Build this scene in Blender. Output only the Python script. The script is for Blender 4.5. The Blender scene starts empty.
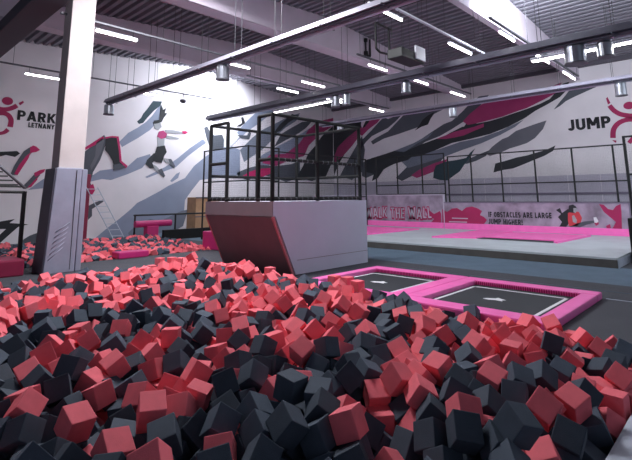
import bpy, bmesh, math, random
from mathutils import Vector, Matrix, Quaternion
random.seed(11)
SC = bpy.context.scene
COL = SC.collection
PI = math.pi

# ------------------------------------------------------------------ camera
CAM_H = 1.5
YAW, PITCH, ROLL = map(math.radians, (43.466, 9.668, -0.4365))
FPX, CXP, CYP = 458.42, 316.0, 119.48
fw = Vector((math.cos(YAW)*math.cos(PITCH), math.sin(YAW)*math.cos(PITCH), math.sin(PITCH)))
rt0 = fw.cross(Vector((0, 0, 1))).normalized()
up0 = rt0.cross(fw)
rt = rt0*math.cos(ROLL) + up0*math.sin(ROLL)
up = up0*math.cos(ROLL) - rt0*math.sin(ROLL)
cam_d = bpy.data.cameras.new('camera')
cam = bpy.data.objects.new('camera', cam_d)
COL.objects.link(cam)
m = Matrix((rt, up, -fw)).transposed().to_4x4()
m.translation = (0, 0, CAM_H)
cam.matrix_world = m
cam_d.sensor_fit = 'HORIZONTAL'
cam_d.sensor_width = 36.0
cam_d.lens = FPX/632*36.0
cam_d.shift_y = -(230.0-CYP)/632.0
cam_d.clip_start = 0.05
cam_d.clip_end = 200
SC.camera = cam

# surveyed sight lines: where a ray through a photo point meets a wall plane of the hall
def ray(x, y):
    return rt*((x-CXP)/FPX) + up*((CYP-y)/FPX) + fw
def on_x(x, y, X):
    d = ray(x, y); t = X/d.x
    return (t*d.y, CAM_H+t*d.z)          # (y, z)
def on_y(x, y, Y):
    d = ray(x, y); t = Y/d.y
    return (t*d.x, CAM_H+t*d.z)          # (x, z)
def on_z(x, y, Z):
    d = ray(x, y); t = (Z-CAM_H)/d.z
    return (t*d.x, t*d.y)

# ------------------------------------------------------------------ materials
def srgb(r, g, b):
    def f(c):
        c /= 255.0
        return c/12.92 if c <= 0.04045 else ((c+0.055)/1.055)**2.4
    return (f(r), f(g), f(b), 1.0)

def mat(name, col, rough=0.6, metal=0.0, spec=0.5, var=0.0, scale=8.0, bump=0.0, bscale=60.0, obj_var=0.0):
    M = bpy.data.materials.new(name); M.use_nodes = True
    nt = M.node_tree; b = nt.nodes['Principled BSDF']
    b.inputs['Base Color'].default_value = col
    b.inputs['Roughness'].default_value = rough
    b.inputs['Metallic'].default_value = metal
    b.inputs['Specular IOR Level'].default_value = spec
    src = None
    tc = nt.nodes.new('ShaderNodeTexCoord')
    if var > 0:
        n = nt.nodes.new('ShaderNodeTexNoise'); n.inputs['Scale'].default_value = scale
        n.inputs['Detail'].default_value = 5
        nt.links.new(tc.outputs['Object'], n.inputs['Vector'])
        mr = nt.nodes.new('ShaderNodeMapRange')
        mr.inputs[1].default_value = 0.3; mr.inputs[2].default_value = 0.7
        mr.inputs[3].default_value = 1-var; mr.inputs[4].default_value = 1+var
        nt.links.new(n.outputs['Fac'], mr.inputs[0])
        src = mr.outputs[0]
    if obj_var > 0:
        oi = nt.nodes.new('ShaderNodeObjectInfo')
        mr2 = nt.nodes.new('ShaderNodeMapRange')
        mr2.inputs[3].default_value = 1-obj_var; mr2.inputs[4].default_value = 1+obj_var
        nt.links.new(oi.outputs['Random'], mr2.inputs[0])
        if src is None: src = mr2.outputs[0]
        else:
            mm = nt.nodes.new('ShaderNodeMath'); mm.operation = 'MULTIPLY'
            nt.links.new(src, mm.inputs[0]); nt.links.new(mr2.outputs[0], mm.inputs[1]); src = mm.outputs[0]
    if src is not None:
        vm = nt.nodes.new('ShaderNodeVectorMath'); vm.operation = 'SCALE'
        vm.inputs[0].default_value = col[:3]
        nt.links.new(src, vm.inputs['Scale'])
        nt.links.new(vm.outputs[0], b.inputs['Base Color'])
    if bump > 0:
        n2 = nt.nodes.new('ShaderNodeTexNoise'); n2.inputs['Scale'].default_value = bscale
        n2.inputs['Detail'].default_value = 3
        nt.links.new(tc.outputs['Object'], n2.inputs['Vector'])
        bp = nt.nodes.new('ShaderNodeBump'); bp.inputs['Strength'].default_value = bump
        bp.inputs['Distance'].default_value = 0.01
        nt.links.new(n2.outputs['Fac'], bp.inputs['Height'])
        nt.links.new(bp.outputs[0], b.inputs['Normal'])
    return M

def emis(name, col, strength):
    M = bpy.data.materials.new(name); M.use_nodes = True
    b = M.node_tree.nodes['Principled BSDF']
    b.inputs['Base Color'].default_value = col
    b.inputs['Emission Color'].default_value = col
    b.inputs['Emission Strength'].default_value = strength
    return M

M = {}
M['coral'] = mat('coral_foam', srgb(244, 118, 130), 0.88, spec=0.2, var=0.05, scale=14, bump=0.25, bscale=220, obj_var=0.13)
M['char'] = mat('charcoal_foam', srgb(70, 80, 94), 0.75, spec=0.25, var=0.08, scale=14, bump=0.25, bscale=220, obj_var=0.22)
M['carpet'] = mat('dark_grey_carpet', srgb(62, 64, 72), 0.8, var=0.10, scale=3, bump=0.3, bscale=300)
M['carpet_blue'] = mat('blue_grey_carpet', srgb(84, 104, 122), 0.75, var=0.10, scale=2.5, bump=0.3, bscale=300)
M['pit'] = mat('pit_lining', srgb(28, 28, 34), 0.9)
M['rim'] = mat('pale_grey_vinyl', srgb(184, 191, 206), 0.55, var=0.12, scale=5, bump=0.1, bscale=90)
M['wall'] = mat('painted_wall', srgb(222, 216, 222), 0.75, var=0.04, scale=1.2)
M['deck'] = mat('steel_deck', srgb(132, 130, 140), 0.7, var=0.06, scale=2)
M['girder'] = mat('pale_concrete_girder', srgb(208, 196, 210), 0.8, var=0.05, scale=1.5, bump=0.1, bscale=30)
M['pillar'] = mat('concrete', srgb(196, 186, 186), 0.85, var=0.06, scale=2.5, bump=0.15, bscale=40)
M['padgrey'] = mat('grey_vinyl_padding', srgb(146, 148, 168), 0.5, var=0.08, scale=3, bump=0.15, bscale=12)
M['padgrey_shaded'] = mat('shaded_vinyl_padding', srgb(92, 92, 106), 0.5, var=0.08, scale=3)  # same grey vinyl, darkened to carry the shade of the left side
M['black'] = mat('black_steel', srgb(18, 20, 24), 0.55, var=0.1, scale=20)
M['blackfoam'] = mat('black_foam_sleeve', srgb(15, 17, 20), 0.8, var=0.15, scale=25, bump=0.2)
M['mat_black'] = mat('trampoline_mat', srgb(38, 42, 48), 0.7, var=0.08, scale=30)
M['white'] = mat('white_print', srgb(225, 225, 230), 0.6)
M['pink'] = mat('pink_vinyl', srgb(250, 112, 190), 0.42, var=0.05, scale=5, bump=0.08, bscale=25)
M['pinkdark'] = mat('magenta_vinyl', srgb(190, 38, 112), 0.5, var=0.06, scale=5)
M['maroon'] = mat('maroon_vinyl', srgb(130, 24, 62), 0.5, var=0.06, scale=5)
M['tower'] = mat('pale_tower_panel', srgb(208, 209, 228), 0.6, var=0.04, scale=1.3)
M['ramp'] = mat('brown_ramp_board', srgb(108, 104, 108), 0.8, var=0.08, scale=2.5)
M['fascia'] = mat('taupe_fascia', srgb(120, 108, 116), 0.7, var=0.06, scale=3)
M['salmon'] = mat('salmon_edge', srgb(196, 120, 128), 0.7)
M['stage'] = mat('pale_stage_vinyl', srgb(182, 190, 196), 0.45, var=0.10, scale=1.6, bump=0.08, bscale=14)
M['stage_side'] = mat('stage_side', srgb(84, 82, 80), 0.75, var=0.12, scale=5)
M['galv'] = mat('galvanised_steel', srgb(178, 182, 192), 0.28, metal=0.9, var=0.08, scale=9)
M['duct'] = mat('dark_duct_steel', srgb(84, 82, 96), 0.6, metal=0.1, var=0.08, scale=4)
M['duct_lit'] = mat('lit_duct_steel', srgb(150, 146, 162), 0.5, metal=0.15, var=0.08, scale=4)  # duct steel lightened to carry the light on its underside
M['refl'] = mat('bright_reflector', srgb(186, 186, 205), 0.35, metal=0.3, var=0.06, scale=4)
M['cable'] = mat('cable', srgb(56, 56, 62), 0.6)
M['track'] = mat('track_metal', srgb(104, 104, 112), 0.5, metal=0.3)
M['tracklight'] = mat('housing_and_lit_track', srgb(220, 222, 232), 0.4)  # own white of the fittings; on the track it stands for skylight
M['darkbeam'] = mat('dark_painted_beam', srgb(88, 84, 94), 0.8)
M['tan'] = mat('plywood', srgb(190, 148, 112), 0.7, var=0.12, scale=4)
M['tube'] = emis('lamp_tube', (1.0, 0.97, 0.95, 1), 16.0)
M['banner'] = mat('mottled_banner', srgb(146, 134, 152), 0.65, var=0.42, scale=2.2)
M['sky'] = emis('daylit_skylight', (0.86, 0.93, 1.0, 1), 5.0)
# mural paints
for k, c in dict(m_light=(136, 144, 166), m_mid=(112, 118, 134), m_grey=(100, 100, 110), m_slate=(78, 82, 92), m_dark=(42, 45, 52), m_teal=(40, 62, 72),
                 m_pink=(162, 50, 104), m_magenta=(180, 26, 92), m_black=(30, 32, 38), m_skin=(150, 152, 158), m_red=(196, 60, 72), m_wash=(150, 146, 160),
                 m_white=(220, 220, 226), m_crimson=(160, 30, 84), m_panel=(182, 176, 192), m_purple=(120, 112, 132)).items():
    M[k] = mat('paint_'+k[2:], srgb(*c), 0.75, var=0.05, scale=2)
# screen netting: fine black mesh with open holes
def net_material():
    Mt = bpy.data.materials.new('black_netting'); Mt.use_nodes = True
    nt = Mt.node_tree; b = nt.nodes['Principled BSDF']
    b.inputs['Base Color'].default_value = srgb(24, 28, 34)
    b.inputs['Roughness'].default_value = 0.8
    tc = nt.nodes.new('ShaderNodeTexCoord'); sp = nt.nodes.new('ShaderNodeSeparateXYZ')
    nt.links.new(tc.outputs['Object'], sp.inputs[0])
    def lines(out):
        a = nt.nodes.new('ShaderNodeMath'); a.operation = 'FRACT'
        s = nt.nodes.new('ShaderNodeMath'); s.operation = 'MULTIPLY'; s.inputs[1].default_value = 20.0
        nt.links.new(out, s.inputs[0]); nt.links.new(s.outputs[0], a.inputs[0])
        c = nt.nodes.new('ShaderNodeMath'); c.operation = 'LESS_THAN'; c.inputs[1].default_value = 0.028
        nt.links.new(a.outputs[0], c.inputs[0]); return c.outputs[0]
    ad = nt.nodes.new('ShaderNodeMath'); ad.operation = 'ADD'
    nt.links.new(sp.outputs[0], ad.inputs[0]); nt.links.new(sp.outputs[1], ad.inputs[1])
    mx = nt.nodes.new('ShaderNodeMath'); mx.operation = 'MAXIMUM'
    nt.links.new(lines(ad.outputs[0]), mx.inputs[0]); nt.links.new(lines(sp.outputs[2]), mx.inputs[1])
    nt.links.new(mx.outputs[0], b.inputs['Alpha'])
    return Mt
M['net'] = net_material()

# ------------------------------------------------------------------ object helpers
def link(name, bm, material, parent=None, smooth=False):
    me = bpy.data.meshes.new(name)
    bm.normal_update()
    bm.to_mesh(me); bm.free()
    ms = material if isinstance(material, (list, tuple)) else [material]
    for x in ms: me.materials.append(x)
    if smooth:
        for p in me.polygons: p.use_smooth = True
    o = bpy.data.objects.new(name, me)
    COL.objects.link(o)
    if parent is not None:
        o.parent = parent
        if parent.type == 'EMPTY': o.matrix_parent_inverse = Matrix.Translation(-Vector(parent.location))
    return o
def thing(name, label, cat, loc=(0, 0, 0), group=None):
    o = bpy.data.objects.new(name, None); COL.objects.link(o)
    o.empty_display_size = 0.1
    o.location = loc
    o['label'] = label; o['category'] = cat
    if group: o['group'] = group
    return o
def tag(o, label, cat, group=None):
    o['label'] = label; o['category'] = cat
    if group: o['group'] = group
    return o
def struct_(name, bm, material, parent=None, **k):
    o = link(name, bm, material, parent, **k)
    o['kind'] = 'structure'
    return o
def B(bm=None):
    return bm if bm is not None else bmesh.new()
def box(bm, a, b, bev=0.0, mi=0):
    vs = [bm.verts.new((x, y, z)) for x in (a[0], b[0]) for y in (a[1], b[1]) for z in (a[2], b[2])]
    fs = [bm.faces.new([vs[i] for i in f]) for f in ((0, 1, 3, 2), (4, 6, 7, 5), (0, 4, 5, 1), (2, 3, 7, 6), (0, 2, 6, 4), (1, 5, 7, 3))]
    for f in fs: f.material_index = mi
    if bev > 0:
        es = list({e for f in fs for e in f.edges})
        r = bmesh.ops.bevel(bm, geom=es, offset=bev, segments=2, affect='EDGES', profile=0.6)
        for f in r['faces']: f.material_index = mi
    return bm
def hexa(bm, bottom, top, bev=0.0):
    """solid between two quads given in the same order"""
    v = [bm.verts.new(p) for p in bottom] + [bm.verts.new(p) for p in top]
    fs = [bm.faces.new([v[i] for i in f]) for f in ((3, 2, 1, 0), (4, 5, 6, 7), (0, 1, 5, 4), (1, 2, 6, 5), (2, 3, 7, 6), (3, 0, 4, 7))]
    bmesh.ops.recalc_face_normals(bm, faces=fs)
    if bev > 0:
        es = list({e for f in fs for e in f.edges})
        bmesh.ops.bevel(bm, geom=es, offset=bev, segments=2, affect='EDGES', profile=0.6)
    return bm
def tube(bm, p, q, r, n=8, r2=None):
    p = Vector(p); q = Vector(q); d = (q-p)
    if d.length < 1e-6: return bm
    z = d.normalized()
    x = z.cross(Vector((0, 0, 1)) if abs(z.z) < 0.9 else Vector((1, 0, 0))).normalized(); y = z.cross(x)
    r2 = r if r2 is None else r2
    a = [bm.verts.new(p + (x*math.cos(2*PI*i/n) + y*math.sin(2*PI*i/n))*r) for i in range(n)]
    b = [bm.verts.new(q + (x*math.cos(2*PI*i/n) + y*math.sin(2*PI*i/n))*r2) for i in range(n)]
    for i in range(n):
        bm.faces.new((a[i], a[(i+1) % n], b[(i+1) % n], b[i]))
    bm.faces.new(a[::-1]); bm.faces.new(b)
    return bm
def path(bm, pts, r, n=8):
    for a, b in zip(pts[:-1], pts[1:]): tube(bm, a, b, r, n)
    return bm
def lathe(bm, c, prof, n=20):
    """profile of (radius, z) about the vertical through c"""
    rings = []
    for r, z in prof:
        rings.append([bm.verts.new((c[0]+r*math.cos(2*PI*i/n), c[1]+r*math.sin(2*PI*i/n), c[2]+z)) for i in range(n)])
    for u, v in zip(rings[:-1], rings[1:]):
        for i in range(n): bm.faces.new((u[i], u[(i+1) % n], v[(i+1) % n], v[i]))
    bm.faces.new(rings[0][::-1]); bm.faces.new(rings[-1])
    bmesh.ops.recalc_face_normals(bm, faces=bm.faces[:])
    return bm
def prism(bm, pts3, off):
    """flat shape of real thickness: polygon of 3-D points pushed along off"""
    off = Vector(off)
    a = [bm.verts.new(p) for p in pts3]; b = [bm.verts.new(Vector(p)+off) for p in pts3]
    n = len(a)
    fs = [bm.faces.new(a), bm.faces.new(b[::-1])]
    for i in range(n): fs.append(bm.faces.new((a[i], b[i], b[(i+1) % n], a[(i+1) % n])))
    bmesh.ops.recalc_face_normals(bm, faces=fs)
    bmesh.ops.triangulate(bm, faces=fs[:2])
    return bm
def text_bm(body, size, mtx, depth=0.004, bold=0.0, align='LEFT', squeeze=1.0):
    cu = bpy.data.curves.new('lettering', 'FONT')
    cu.body = body; cu.size = size; cu.extrude = depth; cu.offset = bold; cu.align_x = align
    cu.resolution_u = 3
    o = bpy.data.objects.new('lettering_source', cu); COL.objects.link(o)
    dg = bpy.context.evaluated_depsgraph_get(); dg.update()
    me = bpy.data.meshes.new_from_object(o.evaluated_get(dg))
    bm = bmesh.new(); bm.from_mesh(me)
    bpy.data.objects.remove(o); bpy.data.curves.remove(cu); bpy.data.meshes.remove(me)
    xs = [v.co.x for v in bm.verts]; ys = [v.co.y for v in bm.verts]
    return bm, (min(xs), max(xs), min(ys), max(ys)), mtx
def fit_text(name, body, mtx, width, height, material, parent, bold=0.0, depth=0.004, shear=0.0):
    """lettering scaled to width x height, its lower left corner at the origin of mtx"""
    bm, (x0, x1, y0, y1), _ = text_bm(body, 1.0, None, depth=0.5, bold=bold)
    for v in bm.verts:
        x = (v.co.x-x0)/(x1-x0)*width; y = (v.co.y-y0)/(y1-y0)*height
        v.co = mtx @ Vector((x + shear*y, y, v.co.z*2*depth))
    return link(name, bm, material, parent)

# heavy block lettering drawn stroke by stroke: v = upright bar, b = level bar, d = slanting bar, a = bow
GLYPH = {
 'J': (.54, [('v', .40, 1, .28), ('a', .25, .30, .15, .18, 0, -165)]),
 'U': (.74, [('v', .13, 1, .34), ('v', .61, 1, .34), ('a', .37, .34, .24, .22, 180, 360)]),
 'M': (.96, [('v', .13, 1, 0), ('v', .83, 1, 0), ('d', .17, 1, .48, .28), ('d', .79, 1, .48, .28)]),
 'P': (.70, [('v', .13, 1, 0), ('b', .13, .38, .88), ('b', .13, .38, .46), ('a', .38, .67, .19, .21, -90, 90)]),
 'A': (.84, [('d', .13, 0, .42, 1), ('d', .71, 0, .42, 1), ('b', .25, .59, .27)]),
 'R': (.74, [('v', .13, 1, 0), ('b', .13, .38, .88), ('b', .13, .38, .46), ('a', .38, .67, .19, .21, -90, 90), ('d', .36, .5, .60, 0)]),
 'K': (.78, [('v', .13, 1, 0), ('d', .28, .44, .63, 1), ('d', .30, .60, .65, 0)]),
 'L': (.54, [('v', .13, 1, 0), ('b', .13, .54, .12)]),
 'E': (.57, [('v', .13, 1, 0), ('b', .13, .56, .88), ('b', .13, .52, .5), ('b', .13, .56, .12)]),
 'T': (.64, [('b', 0, .64, .88), ('v', .32, 1, 0)]),
 'N': (.78, [('v', .13, 1, 0), ('v', .65, 1, 0), ('d', .15, 1, .63, 0)]),
 '\u0147': (.78, [('v', .13, 1, 0), ('v', .65, 1, 0), ('d', .15, 1, .63, 0), ('k', .22, 1.45, .39, 1.14), ('k', .56, 1.45, .39, 1.14)]),
 'Y': (.76, [('d', .12, 1, .38, .42), ('d', .64, 1, .38, .42), ('v', .38, .5, 0)]),
 'W': (1.06, [('d', .11, 1, .30, 0), ('d', .30, 0, .53, .9), ('d', .53, .9, .76, 0), ('d', .76, 0, .95, 1)]),
 'H': (.72, [('v', .13, 1, 0), ('v', .59, 1, 0), ('b', .13, .59, .5)]),
 'I': (.28, [('v', .13, 1, 0)]),
 'F': (.55, [('v', .13, 1, 0), ('b', .13, .54, .88), ('b', .13, .48, .48)]),
 'O': (.76, [('a', .38, .5, .25, .39, 0, 360)]),
 'C': (.68, [('a', .38, .5, .25, .39, 48, 312)]),
 'G': (.74, [('a', .38, .5, .25, .39, 48, 330), ('b', .40, .70, .42), ('v', .62, .44, .2)]),
 'B': (.70, [('v', .13, 1, 0), ('b', .13, .38, .88), ('b', .13, .38, .5), ('b', .13, .40, .11), ('a', .37, .70, .18, .19, -90, 90), ('a', .39, .31, .19, .20, -90, 90)]),
 'S': (.62, [('a', .31, .69, .19, .20, 30, 270), ('a', .31, .30, .19, .20, 90, -150)]),
 '!': (.28, [('v', .13, 1, .34), ('v', .13, .20, 0)]),
 ' ': (.34, []),
}
def block_text(name, body, mtx, width, height, material, parent, grow=0.0, depth=0.006, wob=0.0):
    polys = []; x0 = 0.0; rn = random.Random(4)
    for ch in body:
        w, strokes = GLYPH[ch]; V = .25+grow; H = .22+grow
        dy = rn.uniform(-wob, wob); an = rn.uniform(-wob, wob)*1.2
        out = []
        for s in strokes:
            if s[0] == 'v': out.append([(s[1]-V/2, s[3]-grow/2), (s[1]+V/2, s[3]-grow/2), (s[1]+V/2, s[2]+grow/2), (s[1]-V/2, s[2]+grow/2)])
            elif s[0] == 'b': out.append([(s[1]-grow/2, s[3]-H/2), (s[2]+grow/2, s[3]-H/2), (s[2]+grow/2, s[3]+H/2), (s[1]-grow/2, s[3]+H/2)])
            elif s[0] in 'dk':
                q = V*1.06 if s[0] == 'd' else .22
                a, b = ((s[1], s[2]), (s[3], s[4])) if s[2] < s[4] else ((s[3], s[4]), (s[1], s[2]))
                g = grow/2
                out.append([(a[0]-q/2, a[1]-g), (a[0]+q/2, a[1]-g), (b[0]+q/2, b[1]+g), (b[0]-q/2, b[1]+g)])
            else:
                _, cx, cy, rx, ry, a0, a1 = s; n = 12
                for i in range(n):
                    t0 = math.radians(a0+(a1-a0)*i/n); t1 = math.radians(a0+(a1-a0)*(i+1)/n)
                    o, p = V/2, H/2
                    out.append([(cx+(rx-o)*math.cos(t0), cy+(ry-p)*math.sin(t0)), (cx+(rx+o)*math.cos(t0), cy+(ry+p)*math.sin(t0)),
                                (cx+(rx+o)*math.cos(t1), cy+(ry+p)*math.sin(t1)), (cx+(rx-o)*math.cos(t1), cy+(ry-p)*math.sin(t1))])
        for p in out: polys.append([(x0+x+an*(y-.5), y+dy) for x, y in p])
        x0 += w+.10
    W = x0-.10; bm = bmesh.new()
    for p in polys:
        a = [bm.verts.new(mtx @ Vector((x/W*width, y*height, 0))) for x, y in p]
        b = [bm.verts.new(mtx @ Vector((x/W*width, y*height, depth))) for x, y in p]
        fs = [bm.faces.new(a), bm.faces.new(b[::-1])]+[bm.faces.new((a[i], b[i], b[(i+1) % 4], a[(i+1) % 4])) for i in range(4)]
        bmesh.ops.recalc_face_normals(bm, faces=fs)
    return link(name, bm, material, parent)

# ================================================================== THE HALL
WY, WX = 18.8, 21.4                      # left wall plane y, right wall plane x
def ceil_z(x): return 6.9+0.067*x if x < 11.4 else 7.664-0.067*(x-11.4)

# floor with the two pits let into it
bm = B()
PZ = -0.62
def slab(x0, y0, x1, y1, mi=0): box(bm, (x0, y0, -0.7), (x1, y1, 0.0), mi=mi)
slab(-6, -4, -0.2, 18.8); slab(-0.2, -4, 9.4, 0.3)
slab(5.65, 0.3, 9.4, 6.75); slab(6.35, 6.75, 9.4, 12.0)
slab(5.65, 9.2, 6.35, 12.0); slab(-0.2, 9.75, 5.65, 12.0)
slab(8.1, 12.0, 9.4, 18.8); slab(-0.2, 16.2, 8.1, 18.8)
slab(9.4, -4, 11.6, 18.8, 1); slab(11.6, -4, 21.5, 18.8, 0)
box(bm, (-0.3, 0.2, -0.8), (6.5, 9.85, PZ), mi=2); box(bm, (-0.3, 11.9, -0.8), (8.2, 16.3, PZ), mi=2)
struct_('floor', bm, [M['carpet'], M['carpet_blue'], M['pit']])
# seam strips between floor mats
bm = B(); box(bm, (8.06, -2.0, 0.0), (8.085, 1.8, 0.004)); struct_('trim_2', bm, M['rim'])
bm = B(); box(bm, (8.7, -2.0, 0.0), (8.715, 6.0, 0.003)); struct_('trim_3', bm, M['carpet_blue'])

bm = B(); box(bm, (-6, WY, -0.7), (WX+0.3, WY+0.3, 8.6)); struct_('wall_left', bm, M['wall'])
bm = B(); box(bm, (WX, -4, -0.7), (WX+0.3, WY, 8.0))
struct_('wall_right', bm, M['wall'])
# lower zone of the right wall: pale sheet panels with seams, seen through the netting
bm = B()
y = -3.9
while y < WY-0.1:
    box(bm, (WX-0.012, y+0.012, 0.0), (WX, min(y+1.2, WY)-0.012, 2.35)); y += 1.2
struct_('trim_4', bm, M['m_panel'])
bm = B(); box(bm, (WX-0.06, -4, 1.55), (WX-0.012, WY, 1.64)); struct_('trim_5', bm, M['m_purple'])

# ribbed steel roof deck, ridge over x = 11.4, ribs running along y
bm = B()
def deck_side(x0, x1):
    n = int(round((x1-x0)/0.28)); p = (x1-x0)/n
    prof = []
    for i in range(n):
        a = x0+i*p
        for u, h in ((0.0, 0.0), (0.42, 0.0), (0.55, 0.11), (0.87, 0.11)):
            prof.append((a+u*p, ceil_z(a+u*p)+h))
    prof.append((x1, ceil_z(x1)))
    lo = [bm.verts.new((x, -4, z)) for x, z in prof]; hi = [bm.verts.new((x, WY, z)) for x, z in prof]
    for i in range(len(prof)-1): bm.faces.new((lo[i], hi[i], hi[i+1], lo[i+1]))
deck_side(-6, 11.4); deck_side(11.4, WX)
struct_('ceiling', bm, M['deck'])
# dark angle where the roof meets the right wall
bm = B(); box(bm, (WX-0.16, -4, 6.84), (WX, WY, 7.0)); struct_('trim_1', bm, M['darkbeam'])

# deep pale girders spanning along x
def girder(y0, y1, zb, x0=-6.0, x1=WX):
    bm = B()
    n = 3
    xs = [x0, 11.4, x1]
    lo = [[bm.verts.new((x, y, zb)) for y in (y0, y1)] for x in xs]
    hi = [[bm.verts.new((x, y, ceil_z(x)+0.02)) for y in (y0, y1)] for x in xs]
    for i in range(2):
        bm.faces.new((lo[i][0], lo[i+1][0], hi[i+1][0], hi[i][0]))
        bm.faces.new((lo[i][1], hi[i][1], hi[i+1][1], lo[i+1][1]))
        bm.faces.new((lo[i][0], lo[i][1], lo[i+1][1], lo[i+1][0]))
    bm.faces.new((lo[0][0], hi[0][0], hi[0][1], lo[0][1])); bm.faces.new((lo[2][0], lo[2][1], hi[2][1], hi[2][0]))
    bmesh.ops.recalc_face_normals(bm, faces=bm.faces[:])
    return struct_('roof_girder', bm, M['girder'])
girder(14.4, 14.9, 6.46)
girder(10.1, 10.65, 6.58)
girder(4.87, 5.06, 6.36)
bm = B(); hexa(bm, [(2.55, 6.0, 5.75), (3.15, 6.0, 5.75), (3.15, 18.8, 5.75), (2.55, 18.8, 5.75)],
               [(2.65, 6.0, 6.25), (3.05, 6.0, 6.25), (3.05, 18.8, 6.25), (2.65, 18.8, 6.25)], 0.03)
struct_('roof_beam', bm, M['darkbeam'])

# skylights: framed panes set in the roof deck
def skylight(n, x0, x1, y0, y1):
    z0, z1 = ceil_z(x0)-0.03, ceil_z(x1)-0.03
    bm = B()
    hexa(bm, [(x0, y0, z0-.02), (x1, y0, z1-.02), (x1, y1, z1-.02), (x0, y1, z0-.02)], [(x0, y0, z0), (x1, y0, z1), (x1, y1, z1), (x0, y1, z0)])
    o = struct_('window_%d' % n, bm, M['sky'])
    bm = B(); f = 0.09
    for (a, b, c, d) in ((x0-f, x1+f, y0-f, y0), (x0-f, x1+f, y1, y1+f), (x0-f, x0, y0, y1), (x1, x1+f, y0, y1)):
        za, zb = ceil_z(a)-.06, ceil_z(b)-.06
        hexa(bm, [(a, c, za-.04), (b, c, zb-.04), (b, d, zb-.04), (a, d, za-.04)], [(a, c, za+.06), (b, c, zb+.06), (b, d, zb+.06), (a, d, za+.06)])
    struct_('window_frame', bm, M['girder'], o)
    return o
skylight(1, 10.7, 11.3, 15.0, 15.6)
skylight(2, 11.6, 13.6, 16.3, 17.6)
skylight(3, 10.7, 13.3, 2.8, 4.2)
skylight(4, 3.6, 6.6, 6.9, 8.9)  # added pane, unseen, to light the foam pit from above

# concrete pillar
bm = B(); box(bm, (3.33, 10.72, -0.02), (3.84, 11.2, 7.16), 0.012); struct_('pillar', bm, M['pillar'])

# ================================================================== padding round the pillar
t = thing('pillar_padding', 'tall grey vinyl padding wrapped round the foot of the concrete pillar beside the foam pit', 'padding', (3.58, 10.95, 0))
bm = B(); hexa(bm, [(3.17, 10.60, 0), (3.76, 10.60, 0), (3.76, 10.72, 0), (3.17, 10.72, 0)], [(3.27, 10.62, 2.17), (3.78, 10.62, 2.17), (3.78, 10.72, 2.17), (3.27, 10.72, 2.17)], 0.02)
link('front_pad', bm, M['padgrey'], t)
bm = B()
for i in range(6):
    tube(bm, (3.24+.02*i, 10.603, 0.28+.11*i), (3.50+.02*i, 10.605, 0.52+.10*i), 0.009, 6)
link('crease', bm, M['padgrey'], t, smooth=True)
bm = B(); hexa(bm, [(3.15, 10.64, 0), (3.30, 10.64, 0), (3.30, 11.28, 0), (3.15, 11.28, 0)], [(3.24, 10.64, 2.16), (3.32, 10.64, 2.16), (3.32, 11.28, 2.16), (3.24, 11.28, 2.16)], 0.02); o = link('side_pad', bm, M['padgrey_shaded'], t); o['label'] = 'side pad coloured for shade'
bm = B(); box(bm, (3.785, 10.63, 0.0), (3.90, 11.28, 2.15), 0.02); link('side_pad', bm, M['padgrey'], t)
bm = B(); box(bm, (3.33, 11.2, 0.0), (3.84, 11.30, 2.15), 0.02); link('back_pad', bm, M['padgrey'], t)
bm = B(); box(bm, (3.66, 10.594, 0.06), (3.668, 10.612, 2.12)); o = link('seam', bm, M['black'], t); o['label'] = 'dark stitched seam'

# ================================================================== padded rim at the near right of the pit
bm = B(); box(bm, (0.6, 0.30, -0.6), (5.65, 0.83, 0.0), 0.03)
tag(link('pit_edge_pad', bm, M['rim']), 'pale grey padded rim of the foam pit in the lower right corner', 'pad')

# ================================================================== jump tower
t = thing('jump_tower', 'pale grey box tower with a brown overhanging front standing behind the foam pit', 'platform', (7.5, 7.9, 0))
TX0, TX1, TY0, TY1, TZ = 5.95, 8.90, 6.80, 9.08, 1.43
bm = B()
prof = [(TX0, TZ), (TX1, TZ), (TX1, 0.0), (6.56, 0.0), (TX0+0.06, 1.145), (TX0, 1.145)]
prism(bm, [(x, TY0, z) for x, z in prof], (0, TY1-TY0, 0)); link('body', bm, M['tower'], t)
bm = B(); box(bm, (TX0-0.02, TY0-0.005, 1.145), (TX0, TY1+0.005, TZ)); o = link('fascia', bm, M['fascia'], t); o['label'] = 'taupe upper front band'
dx, dz = 6.50-TX0, -1.145
L = math.hypot(dx, dz); nx, nz = dz/L, -dx/L       # outward normal of the overhang (towards the pit, downwards)
def slope_slab(bm, y0, y1, th, s0=0.0, s1=1.0, off=0.0):
    p = [(TX0+.01+dx*s0, 1.145+dz*s0), (TX0+.01+dx*s1, 1.145+dz*s1)]
    a = [(p[0][0]+nx*off, p[0][1]+nz*off), (p[1][0]+nx*off, p[1][1]+nz*off)]
    b = [(p[0][0]+nx*(off+th), p[0][1]+nz*(off+th)), (p[1][0]+nx*(off+th), p[1][1]+nz*(off+th))]
    prism(bm, [(q[0], y0, q[1]) for q in (a[0], a[1], b[1], b[0])], (0, y1-y0, 0))
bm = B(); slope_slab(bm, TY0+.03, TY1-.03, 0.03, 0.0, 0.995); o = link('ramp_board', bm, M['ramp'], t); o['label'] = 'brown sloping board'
for y0, y1 in ((TY0-.012, TY0+.03), (TY1-.03, TY1+.012)):
    bm = B(); slope_slab(bm, y0, y1, 0.045, 0.0, 0.995, -0.01); o = link('edge_strip', bm, M['salmon'], t); o['label'] = 'salmon edge strip'
bm = B(); box(bm, (6.6, TY0-0.006, 0.27), (TX1, TY0, 0.278)); o = link('panel_seam', bm, M['fascia'], t)

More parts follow.
